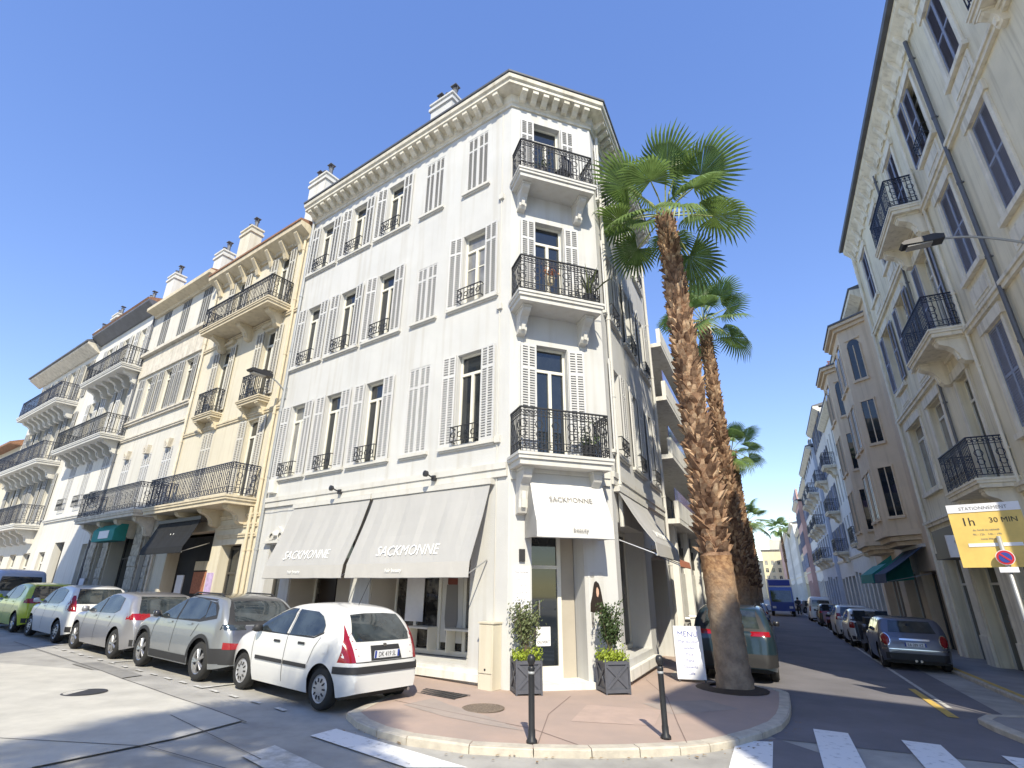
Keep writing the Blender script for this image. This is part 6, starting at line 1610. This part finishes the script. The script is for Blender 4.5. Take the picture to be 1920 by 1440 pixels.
for pts in ([(-1.9,9.9),(-.9,9.2),(.3,8.4),(.9,7.62)], [(1.1,10.8),(.6,9.3),(.35,7.62)], [(3.0,13.0),(2.9,11.0),(2.5,9.0),(2.3,7.95)]):
    lstrip(pts, .014, PH+.0045)
struct('pavement_joint', b, mat('joint', (.22,.16,.14), .9))
r = tag((lambda b: (b.lathe([(.33,0),(.33,.004),(.29,.007),(.285,.002),(.001,.002)],28), b.build('manhole_cover', M['lamp_body'], None, (Lp(5.2,5.0).x,Lp(5.2,5.0).y,gz(Lp(5.2,5.0).x)+.005)))[1])(MB()), 'dark round manhole cover in the pale left carriageway', 'manhole cover')
b = MB(); rnd = random.Random(9)
for i in range(70):
    k_ = rnd.randrange(2,15); a = Vector(K[k_]); c = Vector(K[k_+1]); p = a.lerp(c, rnd.random()); d = (c-a).normalized(); p = p+Vector((d.y,-d.x))*rnd.uniform(.03,.25); s_ = rnd.uniform(.012,.035); ang = rnd.uniform(0,6.28); z = gz(p.x)+.006
    u = Vector((cos(ang),sin(ang)))*s_; v = Vector((-u.y,u.x))*.6
    b.add([(p.x-u.x,p.y-u.y,z),(p.x-v.x,p.y-v.y,z+.006),(p.x+u.x,p.y+u.y,z+.003),(p.x+v.x,p.y+v.y,z+.004)], [(0,1,2,3)])
o = b.build('fallen_leaves', mat('dry_leaves', (.30,.20,.10), .8, var=.4, scale=30)); tag(o, 'dry leaves and grit lying in the gutter along the kerb', 'leaves', kind='stuff')
# ================================================================== sky, sun, camera
w = bpy.data.worlds.new('World'); S.world = w; w.use_nodes = True
nt = w.node_tree; bg = nt.nodes['Background']; sky = nt.nodes.new('ShaderNodeTexSky'); sky.sky_type = 'NISHITA'
EL = radians(43); AZ = radians(-4)           # the light travels towards AZ (from +Y towards +X)
sky.sun_disc = False; sky.sun_elevation = EL; sky.sun_rotation = pi+AZ; sky.air_density = 1.0; sky.dust_density = .0; sky.ozone_density = 3.0; sky.altitude = 20
hs = nt.nodes.new('ShaderNodeHueSaturation'); hs.inputs['Saturation'].default_value = 1.55; hs.inputs['Value'].default_value = 1.2; hs.inputs['Hue'].default_value = .525
gm = nt.nodes.new('ShaderNodeGamma'); gm.inputs['Gamma'].default_value = .60
nt.links.new(sky.outputs['Color'], gm.inputs['Color']); nt.links.new(gm.outputs['Color'], hs.inputs['Color']); nt.links.new(hs.outputs['Color'], bg.inputs['Color']); bg.inputs['Strength'].default_value = .15
sl = bpy.data.lights.new('sun', 'SUN'); sl.energy = 2.1; sl.angle = radians(.5); sl.color = (1.,.95,.87)
so = bpy.data.objects.new('sun', sl); COL.objects.link(so); so.location = (0,-30,40)
so.rotation_euler = Vector((sin(AZ)*cos(EL), cos(AZ)*cos(EL), -sin(EL))).to_track_quat('-Z','Y').to_euler()
cd = bpy.data.cameras.new('camera'); co = bpy.data.objects.new('camera', cd); COL.objects.link(co)
cd.sensor_width = 36; cd.lens = 36*972/1920; cd.clip_end = 2000; cd.clip_start = .05
th = atan((1099.5-720)/972.); roll = radians(.41)
fw = Vector((0,cos(th),sin(th))); u0 = Vector((0,-sin(th),cos(th))); r0 = Vector((1,0,0))
rv = r0*cos(roll)+u0*sin(roll); uv = -r0*sin(roll)+u0*cos(roll)
mw = Matrix(((rv.x,uv.x,-fw.x,0),(rv.y,uv.y,-fw.y,0),(rv.z,uv.z,-fw.z,1.9),(0,0,0,1))); co.matrix_world = mw
S.camera = co
S.view_settings.view_transform = 'Standard'; S.view_settings.look = 'None'; S.view_settings.gamma = 1; S.view_settings.use_curve_mapping = False
S.view_settings.exposure = 1.58
S.view_settings.use_white_balance = True; S.view_settings.white_balance_temperature = 7350; S.view_settings.white_balance_tint = 5
S.cycles.diffuse_bounces = 6; S.cycles.max_bounces = 10
